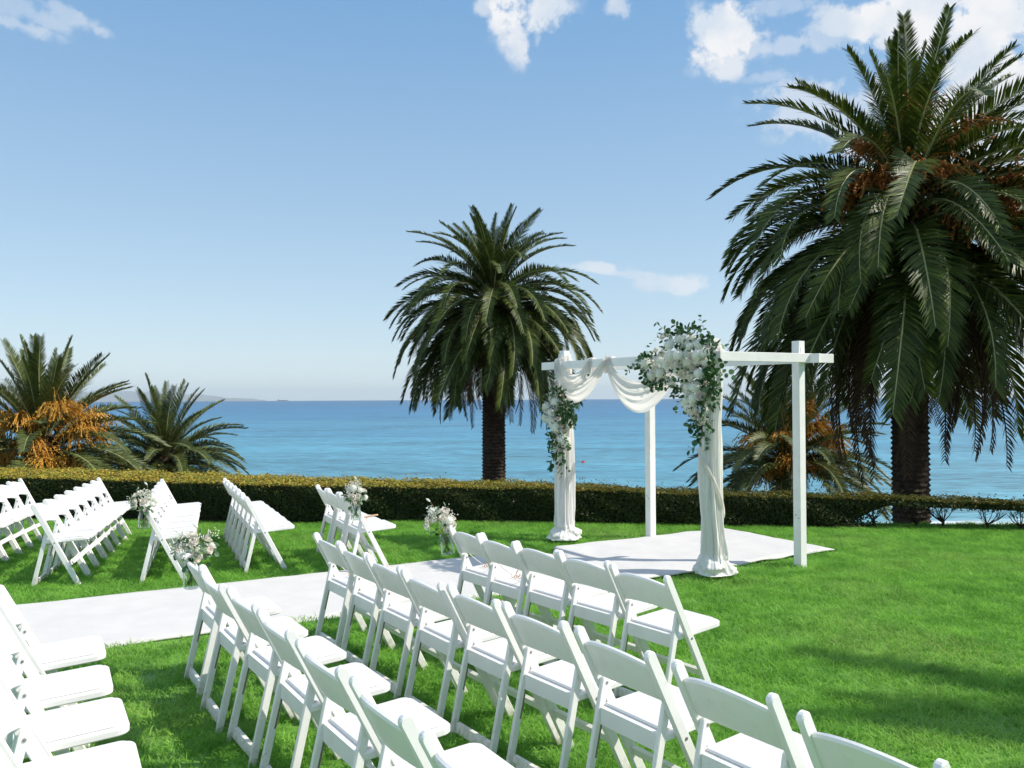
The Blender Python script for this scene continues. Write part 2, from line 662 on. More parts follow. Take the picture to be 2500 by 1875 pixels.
def sea_mat():
    m = bpy.data.materials.new('sea_water')
    m.use_nodes = True
    N, L = m.node_tree.nodes, m.node_tree.links
    p = N['Principled BSDF']
    p.inputs['Roughness'].default_value = .3
    p.inputs['IOR'].default_value = 1.33
    p.inputs['Specular IOR Level'].default_value = .14
    g = N.new('ShaderNodeNewGeometry')
    sep = N.new('ShaderNodeSeparateXYZ')
    L.new(g.outputs['Position'], sep.inputs[0])
    lg = N.new('ShaderNodeMath')
    lg.operation = 'LOGARITHM'
    L.new(sep.outputs['Y'], lg.inputs[0])
    lg.inputs[1].default_value = 10
    mp = N.new('ShaderNodeMapping')
    mp.inputs['Scale'].default_value = (.35, 1, 1)
    L.new(g.outputs['Position'], mp.inputs['Vector'])

    def nz(scale, detail, dist=0.0):
        n = N.new('ShaderNodeTexNoise')
        set_in(n, Scale=scale, Detail=detail, Roughness=.6, Distortion=dist)
        L.new(mp.outputs[0], n.inputs['Vector'])
        return n.outputs[0]
    a, b, c = nz(.01, 5), nz(.05, 6, .4), nz(.6, 6, .5)

    def mth(op, x, y):
        q = N.new('ShaderNodeMath')
        q.operation = op
        for i, v in enumerate((x, y)):
            if isinstance(v, (int, float)):
                q.inputs[i].default_value = v
            else:
                L.new(v, q.inputs[i])
        return q.outputs[0]
    # depth of the water grows with the distance from the beach: turquoise shallows to deep blue
    v = mth('ADD', lg.outputs[0], mth('MULTIPLY', mth('SUBTRACT', a, .5), .7))
    mr = N.new('ShaderNodeMapRange')
    mr.inputs['From Min'].default_value, mr.inputs['From Max'].default_value = 2.0, 3.9
    L.new(v, mr.inputs['Value'])
    cr = N.new('ShaderNodeValToRGB')
    cr.color_ramp.elements[0].color = (.10, .27, .33, 1)
    cr.color_ramp.elements[1].color = (.003, .066, .18, 1)
    for pos, colr in ((.22, (.055, .225, .325, 1)), (.55, (.012, .130, .275, 1))):
        e = cr.color_ramp.elements.new(pos)
        e.color = colr
    L.new(mr.outputs[0], cr.inputs[0])
    w = mth('ADD', mth('MULTIPLY', mth('SUBTRACT', b, .5), 1.6), mth('MULTIPLY', mth('SUBTRACT', c, .5), 2.8))
    w = mth('ADD', w, 1.0)
    vm = N.new('ShaderNodeVectorMath')
    vm.operation = 'SCALE'
    L.new(cr.outputs[0], vm.inputs[0])
    L.new(w, vm.inputs['Scale'])
    # foam along the beach
    fo = mth('ADD', mth('MULTIPLY', sep.outputs['Y'], -0.05), mth('MULTIPLY', mth('SUBTRACT', b, .5), 2.6))
    fr = N.new('ShaderNodeMapRange')
    fr.inputs['From Min'].default_value, fr.inputs['From Max'].default_value = -5.15, -4.85
    L.new(fo, fr.inputs['Value'])
    mx = N.new('ShaderNodeMix')
    mx.data_type = 'RGBA'
    L.new(fr.outputs[0], mx.inputs['Factor'])
    L.new(vm.outputs[0], mx.inputs['A'])
    mx.inputs['B'].default_value = (.75, .78, .8, 1)
    L.new(mx.outputs['Result'], p.inputs['Base Color'])
    bp = N.new('ShaderNodeBump')
    bp.inputs['Strength'].default_value = .5
    bp.inputs['Distance'].default_value = .6
    L.new(mth('ADD', mth('MULTIPLY', b, 1.2), mth('MULTIPLY', c, .6)), bp.inputs['Height'])
    L.new(bp.outputs[0], p.inputs['Normal'])
    return m


M['sea'] = sea_mat()
M['bluff'] = mat('bluff_scrub', (.10, .085, .05), .95, noise=(.8, (.045, .055, .02), 6), bump=(2, .6, .2), spec=.1)
M['sand'] = mat('beach_sand', (.50, .41, .33), .95, noise=(.4, (.42, .34, .27), 6), bump=(3, .4, .1), spec=.1)
M['hill'] = mat('far_hill', (.10, .095, .06), .95, noise=(.0008, (.06, .07, .04), 5), spec=.1)

# ------------------------------------------------------------------ ground, bluff, beach, sea, far hills
AISLE = R(29.0)
U = Vector((math.cos(AISLE), math.sin(AISLE), 0))         # along the aisle, towards the arch
W = Vector((-math.sin(AISLE), math.cos(AISLE), 0))        # along the rows, away from the camera


def g_h(X, Y):
    """height of the lawn: level, falling a little towards the far left"""
    return float(-0.018 * max(0.0, Y - 7.5) * sstep(-1.0, -4.0, X) * (Y < 16))


def edge_y(X):
    """where the lawn ends behind the hedge"""
    return np.interp(X, [-40, -7.6, -2.8, .5, 3.6, 7, 40], [18.5, 14.1, 12.75, 12.2, 11.35, 11.05, 10.0])


def build_ground():
    xs = np.concatenate([np.linspace(-40, -11, 12), np.linspace(-10, 10, 61), np.linspace(11, 40, 12)])
    ts = np.concatenate([np.linspace(0, .5, 8)[:-1], np.linspace(.5, 1, 36)])
    mb = MB()
    V, Fc = [], []
    for X in xs:
        y1 = edge_y(X)
        for t in ts:
            Y = -8 + (y1 + 8) * t
            V.append((X, Y, g_h(X, Y)))
    nt_ = len(ts)
    for i in range(len(xs) - 1):
        for j in range(nt_ - 1):
            Fc.append((i * nt_ + j, (i + 1) * nt_ + j, (i + 1) * nt_ + j + 1, i * nt_ + j + 1))
    mb.add(V, Fc)
    o = obj('lawn', mb.mesh('lawn', M['turf'], True), kind='structure')
    # bluff falling from the lawn to the beach, then sand
    mb = MB()
    V, Fc, mi = [], [], []
    xs = np.concatenate([np.linspace(-260, -45, 14), np.linspace(-40, 40, 61), np.linspace(45, 260, 14)])
    steps = [0, .5, 1.2, 3, 7, 14, 24, 34, 42, 46, 52, 62, 74, 95]
    for X in xs:
        ye = edge_y(X)
        for s in steps:
            Y = ye + s
            if s <= 42:
                z = g_h(X, ye) - .02 - .325 * s - (.05 if s else 0)
                z += (0.5 * math.sin(X * .21 + s * .3) + .3 * math.sin(X * .53 - s * .5)) * min(1, s / 18.0) * (1 if s < 42 else .3)
            else:
                z = -13.2 - (s - 42) * .026
            V.append((X, Y, z))
    ns = len(steps)
    for i in range(len(xs) - 1):
        for j in range(ns - 1):
            Fc.append((i * ns + j, (i + 1) * ns + j, (i + 1) * ns + j + 1, i * ns + j + 1))
            mi.append(1 if steps[j] >= 42 else 0)
    mb.add(V, Fc)
    mb.m = mi
    obj('bluff', mb.mesh('bluff', [M['bluff'], M['sand']], True), kind='structure')
    # the sea, curved like the earth so that it has its real horizon
    mb = MB()
    V, Fc = [], []
    rs = np.concatenate([np.linspace(70, 300, 12), np.geomspace(340, 46000, 70)])
    ths = np.linspace(R(-75), R(75), 61)
    for r in rs:
        for t in ths:
            V.append((r * math.sin(t), r * math.cos(t), -14 - r * r / (2 * 6.37e6)))
    nt_ = len(ths)
    for i in range(len(rs) - 1):
        for j in range(nt_ - 1):
            Fc.append((i * nt_ + j, i * nt_ + j + 1, (i + 1) * nt_ + j + 1, (i + 1) * nt_ + j))
    mb.add(V, Fc)
    obj('sea', mb.mesh('sea', M['sea'], True), kind='structure')
    # far headland
    mb = MB()
    V, Fc = [], []
    D = 41000.0
    drop = -14 - D * D / (2 * 6.37e6)
    n = 60
    for i in range(n + 1):
        px = -300 + 950 * i / n
        ridge = np.interp(px, [-300, 0, 190, 330, 470, 560, 620, 650], [18, 24, 26, 26, 17, 8, 3, 0]) + 1.2 * math.sin(i * .9) + .8 * math.sin(i * 2.3)
        ridge = max(0.3, ridge)
        h = ridge / 2050 * D
        for k, (dd, hh) in enumerate(((0, -90), (1500, h * .45), (3500, h), (6500, h * .8), (10000, -90))):
            p = at_y(px, 972, D)
            V.append((p.x * (D + dd) / D, D + dd, (drop + 80 + hh) if hh > 0 else drop + hh))
    for i in range(n):
        for k in range(4):
            Fc.append((i * 5 + k, (i + 1) * 5 + k, (i + 1) * 5 + k + 1, i * 5 + k + 1))
    mb.add(V, Fc)
    obj('far_hills', mb.mesh('far_hills', M['hill'], True), kind='structure')


build_ground()


# ------------------------------------------------------------------ the white carpets
CARPET_Z = 0.028


def sheet(name, corners, nx, ny, label, cat, z=CARPET_Z, thick=.012, wave=.003, edge_wave=.006):
    """cloth sheet through four ground corners a,b,c,d with softly uneven edges and real thickness"""
    a, b, c, d = [Vector(p) for p in corners]
    V, Fc = [], []
    for lay in (0, 1):
        for i in range(nx + 1):
            u = i / nx
            for j in range(ny + 1):
                v = j / ny
                p = (a * (1 - u) + b * u) * (1 - v) + (d * (1 - u) + c * u) * v
                e = edge_wave * (math.sin(u * 23 + 1.3) + .6 * math.sin(u * 57 + v * 5))
                if j == 0 or j == ny:
                    p = p + W * e
                if i == 0 or i == nx:
                    p = p + U * (edge_wave * 1.2 * math.sin(v * 19 + i))
                near_edge = min(u, 1 - u, v, 1 - v) < 1e-6
                zz = z + wave * (math.sin(u * 31 + v * 7) * math.sin(v * 9 + u * 3) + .7 * math.sin(u * 11 - v * 13)) + .008 * max(0, noise3.noise(Vector((p.x * 1.7, p.y * 1.7, 3))) ) + .004 * noise3.noise(Vector((p.x * 5, p.y * 5, 9)))
                if near_edge:
                    zz -= .012
                    zz += .007 * math.sin(u * 41) * math.sin(v * 37 + 1)
                V.append((p.x, p.y, zz - (thick if lay == 0 else 0) + g_h(p.x, p.y)))
    n1 = (nx + 1) * (ny + 1)
    for i in range(nx):
        for j in range(ny):
            q = (i * (ny + 1) + j, (i + 1) * (ny + 1) + j, (i + 1) * (ny + 1) + j + 1, i * (ny + 1) + j + 1)
            Fc.append(tuple(k + n1 for k in q))
            Fc.append(q[::-1])
    rim = [i * (ny + 1) for i in range(nx + 1)] + [nx * (ny + 1) + j for j in range(1, ny + 1)] + \
          [i * (ny + 1) + ny for i in range(nx - 1, -1, -1)] + [j for j in range(ny - 1, 0, -1)]
    for i in range(len(rim)):
        k, l = rim[i], rim[(i + 1) % len(rim)]
        Fc.append((k, l, l + n1, k + n1))
    mb = MB()
    mb.add(V, Fc)
    return tag(obj(name, mb.mesh(name, M['carpet'], True)), label, cat)


_fa, _fb = at(47, 1476), at(1200, 1358)
_na, _nb = at(255, 1584.6), at(804, 1509)
OFF_FAR = ((_fa + _fb) / 2).dot(W)
OFF_NEAR = ((_na + _nb) / 2).dot(W)


def uw(u, w, z=0.0):
    p = U * u + W * w
    return Vector((p.x, p.y, z))


# square carpet under the arch, measured corner by corner
SQ = [at(1351, 1341), at(1465, 1438), at(2037, 1346), at(1767, 1295)]
sq_left_far, sq_left_near, sq_right_near, sq_right_far = SQ
RUN_U0 = -6.0
RUN_U1 = min(sq_left_far.dot(U), sq_left_near.dot(U)) + .45
sheet('aisle_runner', [uw(RUN_U0, OFF_NEAR), uw(RUN_U1, OFF_NEAR), uw(RUN_U1, OFF_FAR), uw(RUN_U0, OFF_FAR)], 150, 24,
      'long white carpet runner laid on the lawn between the two blocks of chairs', 'carpet', z=.022)
_d = (sq_left_near - sq_right_near).normalized()
sq_left_near2 = sq_left_near + _d * .1
sheet('square_carpet', [sq_left_near2, sq_right_near, sq_right_far, sq_left_far], 60, 40,
      'wide white carpet square spread on the lawn under the wooden arch', 'carpet', z=.040)


# ------------------------------------------------------------------ grass: one patch of blades set on many points
def build_grass():
    S = .17
    nb = 125
    mb_v, mb_f = [], []
    for i in range(nb):
        x, y = RNG.uniform(-S / 2, S / 2, 2) * 1.25
        h = RNG.uniform(.020, .046)
        w = RNG.uniform(.0022, .0042)
        az = RNG.uniform(0, 2 * math.pi)
        lean = (RNG.uniform(.8, 2.4) if RNG.uniform() < .72 else RNG.uniform(.2, .8)) * h
        la = RNG.uniform(0, 2 * math.pi)
        dx, dy = math.cos(az) * w, math.sin(az) * w
        lx, ly = math.cos(la) * lean, math.sin(la) * lean
        o = len(mb_v)
        mb_v += [(x - dx, y - dy, -.004), (x + dx, y + dy, -.004),
                 (x - dx * .8 + lx * .35, y - dy * .8 + ly * .35, h * .6), (x + dx * .8 + lx * .35, y + dy * .8 + ly * .35, h * .6),
                 (x + lx, y + ly, h)]
        mb_f += [(o, o + 1, o + 3, o + 2), (o + 2, o + 3, o + 4)]
    nblade = len(mb_v)
    # the points
    pts, rot, scl = [], [], []
    step = S * .92
    poly = [Vector((p.x, p.y)) for p in (sq_left_far, sq_left_near2, sq_right_near, sq_right_far)]

    def in_poly(x, y, grow=.0):
        c = sum(poly, Vector((0, 0))) / 4
        inside = True
        for i in range(4):
            a, b = poly[i], poly[(i + 1) % 4]
            e = (b - a).normalized()
            n = Vector((-e.y, e.x))
            if (c - a).dot(n) < 0:
                n = -n
            if (Vector((x, y)) - a).dot(n) < -grow:
                inside = False
        return inside
    Y = 2.6
    while Y < 14.4:
        hw = Y * .61 + 2.0
        X = -hw
        while X < hw:
            x = X + RNG.uniform(-.3, .3) * step
            y = Y + RNG.uniform(-.3, .3) * step
            X += step
            if y > edge_y(x) - .05:
                continue
            w = x * W.x + y * W.y
            u = x * U.x + y * U.y
            gr = .055
            if OFF_NEAR - gr < w < OFF_FAR + gr and u < RUN_U1:
                continue
            if in_poly(x, y, gr):
                continue
            pts.append((x, y, g_h(x, y)))
            rot.append(RNG.uniform(0, 2 * math.pi))
            scl.append(RNG.uniform(.8, 1.2))
        Y += step
    n = len(pts)
    me = bpy.data.meshes.new('grass')
    me.from_pydata(mb_v + pts, [], mb_f)
    me.materials.append(M['grass'])
    a = me.attributes.new('is_point', 'BOOLEAN', 'POINT')
    a.data.foreach_set('value', [False] * nblade + [True] * n)
    a = me.attributes.new('turn', 'FLOAT_VECTOR', 'POINT')
    tv = np.zeros((nblade + n, 3))
    tv[nblade:, 2] = rot
    a.data.foreach_set('vector', tv.ravel())
    a = me.attributes.new('size', 'FLOAT', 'POINT')
    a.data.foreach_set('value', [1.0] * nblade + scl)
    o = obj('grass', me, kind='stuff')
    tag(o, 'short bright green grass of the lawn', 'grass')
    ng = bpy.data.node_groups.new('grass_on_points', 'GeometryNodeTree')
    ng.interface.new_socket('Geometry', in_out='INPUT', socket_type='NodeSocketGeometry')
    ng.interface.new_socket('Geometry', in_out='OUTPUT', socket_type='NodeSocketGeometry')
    N, L = ng.nodes, ng.links
    gi, go = N.new('NodeGroupInput'), N.new('NodeGroupOutput')
    sep = N.new('GeometryNodeSeparateGeometry')
    sep.domain = 'POINT'

    def named(nm, tp):
        q = N.new('GeometryNodeInputNamedAttribute')
        q.data_type = tp
        q.inputs['Name'].default_value = nm
        return q.outputs['Attribute']
    L.new(gi.outputs[0], sep.inputs['Geometry'])
    L.new(named('is_point', 'BOOLEAN'), sep.inputs['Selection'])
    m2p = N.new('GeometryNodeMeshToPoints')
    L.new(sep.outputs['Selection'], m2p.inputs['Mesh'])
    iop = N.new('GeometryNodeInstanceOnPoints')
    L.new(m2p.outputs[0], iop.inputs['Points'])
    L.new(sep.outputs['Inverted'], iop.inputs['Instance'])
    e2r = N.new('FunctionNodeEulerToRotation')
    L.new(named('turn', 'FLOAT_VECTOR'), e2r.inputs[0])
    L.new(e2r.outputs[0], iop.inputs['Rotation'])
    cx = N.new('ShaderNodeCombineXYZ')
    sz = named('size', 'FLOAT')
    for k in range(3):
        L.new(sz, cx.inputs[k])
    L.new(cx.outputs[0], iop.inputs['Scale'])
    L.new(iop.outputs[0], go.inputs[0])
    md = o.modifiers.new('grass_on_points', 'NODES')
    md.node_group = ng


build_grass()


# ------------------------------------------------------------------ hedge
def build_hedge():
    # base front, top front, top back measured in the photograph
    st = []
    for (x, yb, yt, yk) in ((-420, 1256, 1158, 1138), (0, 1263, 1165, 1143.5), (350, 1266, 1175, 1153), (700, 1270, 1186, 1164), (1050, 1274, 1190, 1171), (1350, 1278, 1193, 1178),
                            (1800, 1286, 1212, 1203), (2150, 1291, 1217.5, 1211), (2500, 1299, 1233, 1220), (2950, 1306, 1242, 1228)):
        b = at(x, yb, -.05 if x < 700 else 0.0)
        t = at_y(x, yt, b.y)
        k = at(x, yk, t.z)
        st.append((b.x, b.y, t.z, min(max(k.y - b.y, .55), 1.5)))
    st = np.array(st)
    xs = st[:, 0]

    def front(x): return np.interp(x, xs, st[:, 1])
    def top(x): return np.interp(x, xs, st[:, 2])
    def deep(x): return np.interp(x, xs, st[:, 3])
    x0, x1 = xs[0], xs[-1]
    root = thing('hedge', 'long clipped dark green hedge with yellow new growth on its top', 'hedge', (0, front(0), 0))
    oy = front(0)
    # leaves: a shell on top and on the front, thinner inside and at the back
    P, T, SZ, NRM = [], [], [], []

    def gap(x):            # 0 = closed to the ground, 1 = bare stems below
        return np.interp(x, [1.2, 2.0, 4.4, 4.75, 6.4, 6.9, 9], [0, .06, .12, 1, 1, .8, .6])
    n_top, n_front, n_in = 44000, 46000, 9000
    x = RNG.uniform(x0, x1, n_top)
    v = RNG.uniform(0, 1, n_top)
    lump = .012 * np.sin(x * 5.3 + v * 2) + .010 * np.sin(x * 13.1 + v * 9)
    z = top(x) + lump + RNG.normal(0, .012, n_top) + np.where(RNG.uniform(0, 1, n_top) < .02, RNG.uniform(.02, .10, n_top), 0)
    y = front(x) + deep(x) * v
    P.append(np.stack([x, y, z], 1))
    tt = np.clip(RNG.uniform(.35, 1.15, n_top), 0, 1) * np.interp(x, [-6, -2.5, -.5, 1, 2, 9], [1, .9, .66, .40, .28, .15])
    T.append(tt)
    NRM.append(np.tile([0, 0, 1.0], (n_top, 1)))
    x = RNG.uniform(x0, x1, n_front)
    hz = RNG.uniform(0, 1, n_front) ** .9
    keep = RNG.uniform(0, 1, n_front) > gap(x) * sstep(.92, .68, hz)
    x, hz = x[keep], hz[keep]
    nn = len(x)
    z = top(x) * hz
    lump = .03 * np.sin(x * 4.1 + hz * 3) + .02 * np.sin(x * 9.7 + hz * 8)
    y = front(x) + lump + np.abs(RNG.normal(0, .035, nn)) - .02 + .05 * sstep(.85, 1, hz)
    P.append(np.stack([x, y, z], 1))
    T.append(np.where(hz > .975, RNG.uniform(0, .5, nn), RNG.uniform(0, .05, nn)) + (RNG.uniform(0, 1, nn) < .006) * .25)
    NRM.append(np.tile([0, -1.0, .1], (nn, 1)))
    x = RNG.uniform(x0, x1, n_in)
    hz = RNG.uniform(.05, .98, n_in)
    keep = RNG.uniform(0, 1, n_in) > gap(x) * sstep(.92, .68, hz)
    x, hz = x[keep], hz[keep]
    nn = len(x)
    y = front(x) + deep(x) * RNG.uniform(.1, 1.0, nn)
    P.append(np.stack([x, y, top(x) * hz], 1))
    T.append(RNG.uniform(0, .1, nn))
    NRM.append(RNG.normal(0, 1, (nn, 3)))
    P, T, NRM = np.concatenate(P), np.concatenate(T), np.concatenate(NRM)
    n = len(P)
    NRM = NRM + RNG.normal(0, .42, (n, 3))
    NRM /= np.linalg.norm(NRM, axis=1)[:, None]
    ref = RNG.normal(0, 1, (n, 3))
    A = np.cross(NRM, ref)
    A /= np.linalg.norm(A, axis=1)[:, None]
    B = np.cross(NRM, A)
    ln = RNG.uniform(.014, .026, n)[:, None]
    wd = ln * .52
    fold = NRM * ln * .15
    V = np.stack([P - A * ln, P - B * wd + fold, P + A * ln, P + B * wd + fold], 1).reshape(-1, 3)
    V[:, 1] -= oy
    me = bpy.data.meshes.new('hedge_leaves')
    me.vertices.add(4 * n)
    me.vertices.foreach_set('co', V.ravel())
    me.loops.add(4 * n)
    me.loops.foreach_set('vertex_index', np.arange(4 * n))
    me.polygons.add(n)
    me.polygons.foreach_set('loop_start', np.arange(0, 4 * n, 4))
    me.polygons.foreach_set('loop_total', np.full(n, 4))
    me.materials.append(M['hedge'])
    a = me.attributes.new('tint', 'FLOAT', 'POINT')
    a.data.foreach_set('value', np.repeat(np.clip(T, 0, 1), 4))
    me.update(calc_edges=True)
    obj('foliage', me, root, kind='stuff')
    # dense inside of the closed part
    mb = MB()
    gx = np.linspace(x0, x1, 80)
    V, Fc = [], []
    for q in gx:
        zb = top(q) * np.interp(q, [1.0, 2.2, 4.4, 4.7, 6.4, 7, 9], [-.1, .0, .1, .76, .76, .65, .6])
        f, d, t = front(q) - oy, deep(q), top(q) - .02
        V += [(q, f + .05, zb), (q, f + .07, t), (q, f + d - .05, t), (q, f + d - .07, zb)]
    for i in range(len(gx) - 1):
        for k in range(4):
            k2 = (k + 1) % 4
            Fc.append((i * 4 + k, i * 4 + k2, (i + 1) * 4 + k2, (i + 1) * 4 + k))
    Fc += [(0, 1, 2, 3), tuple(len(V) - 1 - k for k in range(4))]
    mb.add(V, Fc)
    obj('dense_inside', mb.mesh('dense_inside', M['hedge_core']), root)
    # the stems of the bare part: every plant a small trunk with a fan of branches
    for i, q in enumerate(np.arange(1.7, 8.6, .43)):
        q = q + RNG.uniform(-.08, .08)
        mb = MB()
        h = top(q)
        y = front(q) - oy + .12 + RNG.uniform(0, .12)
        r0 = RNG.uniform(.013, .02)
        fork = h * RNG.uniform(.12, .3)
        tube(mb, [(q, y, -.06), (q + RNG.uniform(-.01, .01), y, fork * .5), (q, y, fork)], [r0 * 1.2, r0, r0], 6)
        for k in range(11):
            an = R(RNG.uniform(-62, 62))
            ya = RNG.uniform(-.12, .12)
            L_ = h * RNG.uniform(.55, .85)
            p0 = Vector((q, y, fork * RNG.uniform(.7, 1)))
            p1 = p0 + Vector((math.sin(an) * L_ * .5, ya * .5, math.cos(an) * L_ * .42))
            p2 = p0 + Vector((math.sin(an) * L_ * .85, ya, math.cos(an) * L_ * .95))
            tube(mb, [p0, p1, p2], [r0 * .45, r0 * .3, .0025], 4)
            for _ in range(3):
                s0 = p1.lerp(p2, RNG.uniform(0, .7))
                s1 = s0 + Vector((RNG.uniform(-.12, .12), RNG.uniform(-.06, .06), RNG.uniform(.03, .14)))
                tube(mb, [s0, s1], [.0035, .0015], 3)
        obj('stem', mb.mesh('stem', M['twig'], True), root)
    return front, top, deep


build_hedge()


# ------------------------------------------------------------------ palms
def frond_mesh(name, a0, D, L, seed, width=.56, mats=None, npair=104, sag=.25, twist=0.0):
    """one pinnate leaf: rib in the x-z plane, launch angle a0, total bend D (degrees)"""
    rg = np.random.default_rng(seed)
    mb = MB()
    ns = 14
    pts, ang = [Vector((0, 0, 0))], []
    for i in range(ns):
        s = (i + .5) / ns
        th = R(a0 - D * s ** 1.25)
        ang.append(th)
        pts.append(pts[-1] + Vector((math.cos(th), 0, math.sin(th))) * (L / ns))
    side = rg.uniform(-.06, .06) * L
    pts = [p + Vector((0, side * (i / ns) ** 2, 0)) for i, p in enumerate(pts)]
    rad = [(.030 * (1 - i / ns) ** .8 + .005) * L / 4.5 for i in range(ns + 1)]
    tube(mb, pts, rad, 4, mi=1, cap=False)
    for i in range(npair):
        s = .10 + .90 * (i / (npair - 1)) ** .92
        f = s * ns
        k = min(int(f), ns - 1)
        p = pts[k].lerp(pts[k + 1], f - k)
        th = ang[k]
        t = Vector((math.cos(th), 0, math.sin(th)))
        up = Vector((-math.sin(th), 0, math.cos(th)))
        env = (math.sin(min(1, s * 2.6 + .18) * math.pi / 2)) * (1 - .62 * max(0, s - .55) / .45)
        ln = width * env * L / 4.5 * 1.15
        for sg in (-1, 1):
            fw = .75 + .5 * s + rg.uniform(-.12, .12)       # leaflets lean forward, more towards the tip
            lift = .38 + rg.uniform(-.28, .28)
            l1 = ln * rg.uniform(.85, 1.1)
            d = (t * fw + Vector((0, sg, 0)) + up * lift).normalized()
            droop = Vector((0, 0, -1)) * sag * rg.uniform(.5, 1.4)
            mid = p + d * l1 * .55 + droop * l1 * .15
            tip = p + d * l1 + droop * l1 * .55
            w = t * (.027 * L / 4.5 * rg.uniform(.8, 1.15))
            tw = up * (.007 * L / 4.5)
            mb.add([p - w * .6, mid - w + tw, tip, mid + w - tw, p + w * .6], [(0, 1, 3, 4), (1, 2, 3)], 0, float(rg.uniform(0, .6) + .4 * (rg.uniform() < .15)))
    return mb.mesh(name, mats, False, 'tint')


def fruit_mesh(name, seed, L=1.0, n=110, mats=None):
    rg = np.random.default_rng(seed)
    mb = MB()
    tube(mb, [(0, 0, 0), (.35 * L, 0, .12 * L), (.62 * L, 0, .08 * L)], [.02 * L, .016 * L, .012 * L], 5)
    for i in range(n):
        s = rg.uniform(.45, 1)
        p = Vector((.62 * s * L, 0, (.12 if s < .8 else .09) * L))
        az = rg.uniform(0, 2 * math.pi)
        el = rg.uniform(-.4, 1.0)
        d = Vector((math.cos(az) * math.cos(el) * .8 + .55, math.sin(az) * math.cos(el), math.sin(el) * .6)).normalized()
        ln = L * rg.uniform(.22, .48)
        q = [p]
        for k in range(4):
            dd = (d + Vector((0, 0, -1)) * .48 * (k + 1) * rg.uniform(.7, 1.2)).normalized()
            q.append(q[-1] + dd * ln / 4 + Vector(rg.normal(0, .008, 3)) * L)
        w = .0058 * L
        V, Fc = [], []
        tv = float(rg.uniform(0, 1))
        for k, a in enumerate(q):
            V += [a + Vector((w, 0, 0)), a + Vector((-w * .5, w * .87, 0)), a + Vector((-w * .5, -w * .87, 0))]
        for k in range(4):
            for e in range(3):
                Fc.append((k * 3 + e, k * 3 + (e + 1) % 3, (k + 1) * 3 + (e + 1) % 3, (k + 1) * 3 + e))
        mb.add(V, Fc, 0, tv)
        for k in (2, 3, 4):       # fruits strung on the strand
            c = q[k] + Vector(rg.normal(0, .008, 3)) * L
            r = .013 * L
            mb.add([c + Vector(v) * r for v in ((1, 0, 0), (-1, 0, 0), (0, 1, 0), (0, -1, 0), (0, 0, 1.3), (0, 0, -1.3))],
                   [(0, 2, 4), (2, 1, 4), (1, 3, 4), (3, 0, 4), (2, 0, 5), (1, 2, 5), (3, 1, 5), (0, 3, 5)], 0, tv)
    return mb.mesh(name, mats, False, 'tint')


def trunk_mesh(r0, r1, z0, z1, seed, lean=0.0):
    """palm trunk of overlapping leaf scars"""
    rg = np.random.default_rng(seed)
    mb = MB()
    rows = max(12, int((z1 - z0) / .055))
    seg = 40
    V, Fc = [], []
    for i in range(rows + 1):
        t = i / rows
        z = z0 + (z1 - z0) * t
        r = r0 + (r1 - r0) * t
        for k in range(seg):
            an = 2 * math.pi * k / seg
            ph = (k / seg * 10 + (i // 2) * .5)
            b = abs((ph % 1.0) - .5) * 2
            bump = (.055 if i % 2 == 0 else .0) * (1 - b * .75) * r0 / .4 + rg.uniform(-.006, .006)
            V.append(((r + bump) * math.cos(an) + lean * t * t, (r + bump) * math.sin(an), z + .015 * (b - .5)))
    for i in range(rows):
        for k in range(seg):
            k2 = (k + 1) % seg
            Fc.append((i * seg + k, i * seg + k2, (i + 1) * seg + k2, (i + 1) * seg + k))
    Fc.append(tuple(rows * seg + k for k in range(seg)))
    mb.add(V, Fc)
    return mb.mesh('trunk', M['trunk'])


GREEN = [M['frond'], M['rachis']]
YOUNG = [M['frond_young'], M['rachis']]
DEAD = [M['frond_dead'], M['trunk']]
# kinds of leaf from the spear in the middle to the hanging skirt
KIND = [(82, 18, 3.02), (70, 34, 3.35), (60, 62, 3.9), (44, 82, 4.1), (30, 92, 4.4), (17, 88, 4.35), (0, 76, 4.5), (-25, 57, 4.8)]
FR = [[frond_mesh('frond', a, d, l, 10 * i + k, mats=GREEN, sag=.10 + .05 * i) for k in range(2)] for i, (a, d, l) in enumerate(KIND)]
FY = [[frond_mesh('frond', a, d, l, 500 + 10 * i + k, mats=YOUNG, sag=.08 + .04 * i, npair=100, width=.62) for k in range(2)] for i, (a, d, l) in enumerate(
    [(84, 12, 3.6), (72, 22, 3.8), (58, 40, 3.9), (42, 55, 4.0), (28, 66, 4.1), (14, 66, 4.1), (-2, 55, 3.8)])]
FDEAD = [frond_mesh('frond', -38, 50, 4.9, 900 + k, mats=DEAD, sag=.6, npair=50, width=.36) for k in range(3)]
FRUIT = [fruit_mesh('fruit_cluster', 40 + k, 1.0, 120, [M['fruit']]) for k in range(3)]
FRUIT_D = [fruit_mesh('fruit_cluster', 60 + k, 1.0, 100, [M['fruit_dark']]) for k in range(2)]


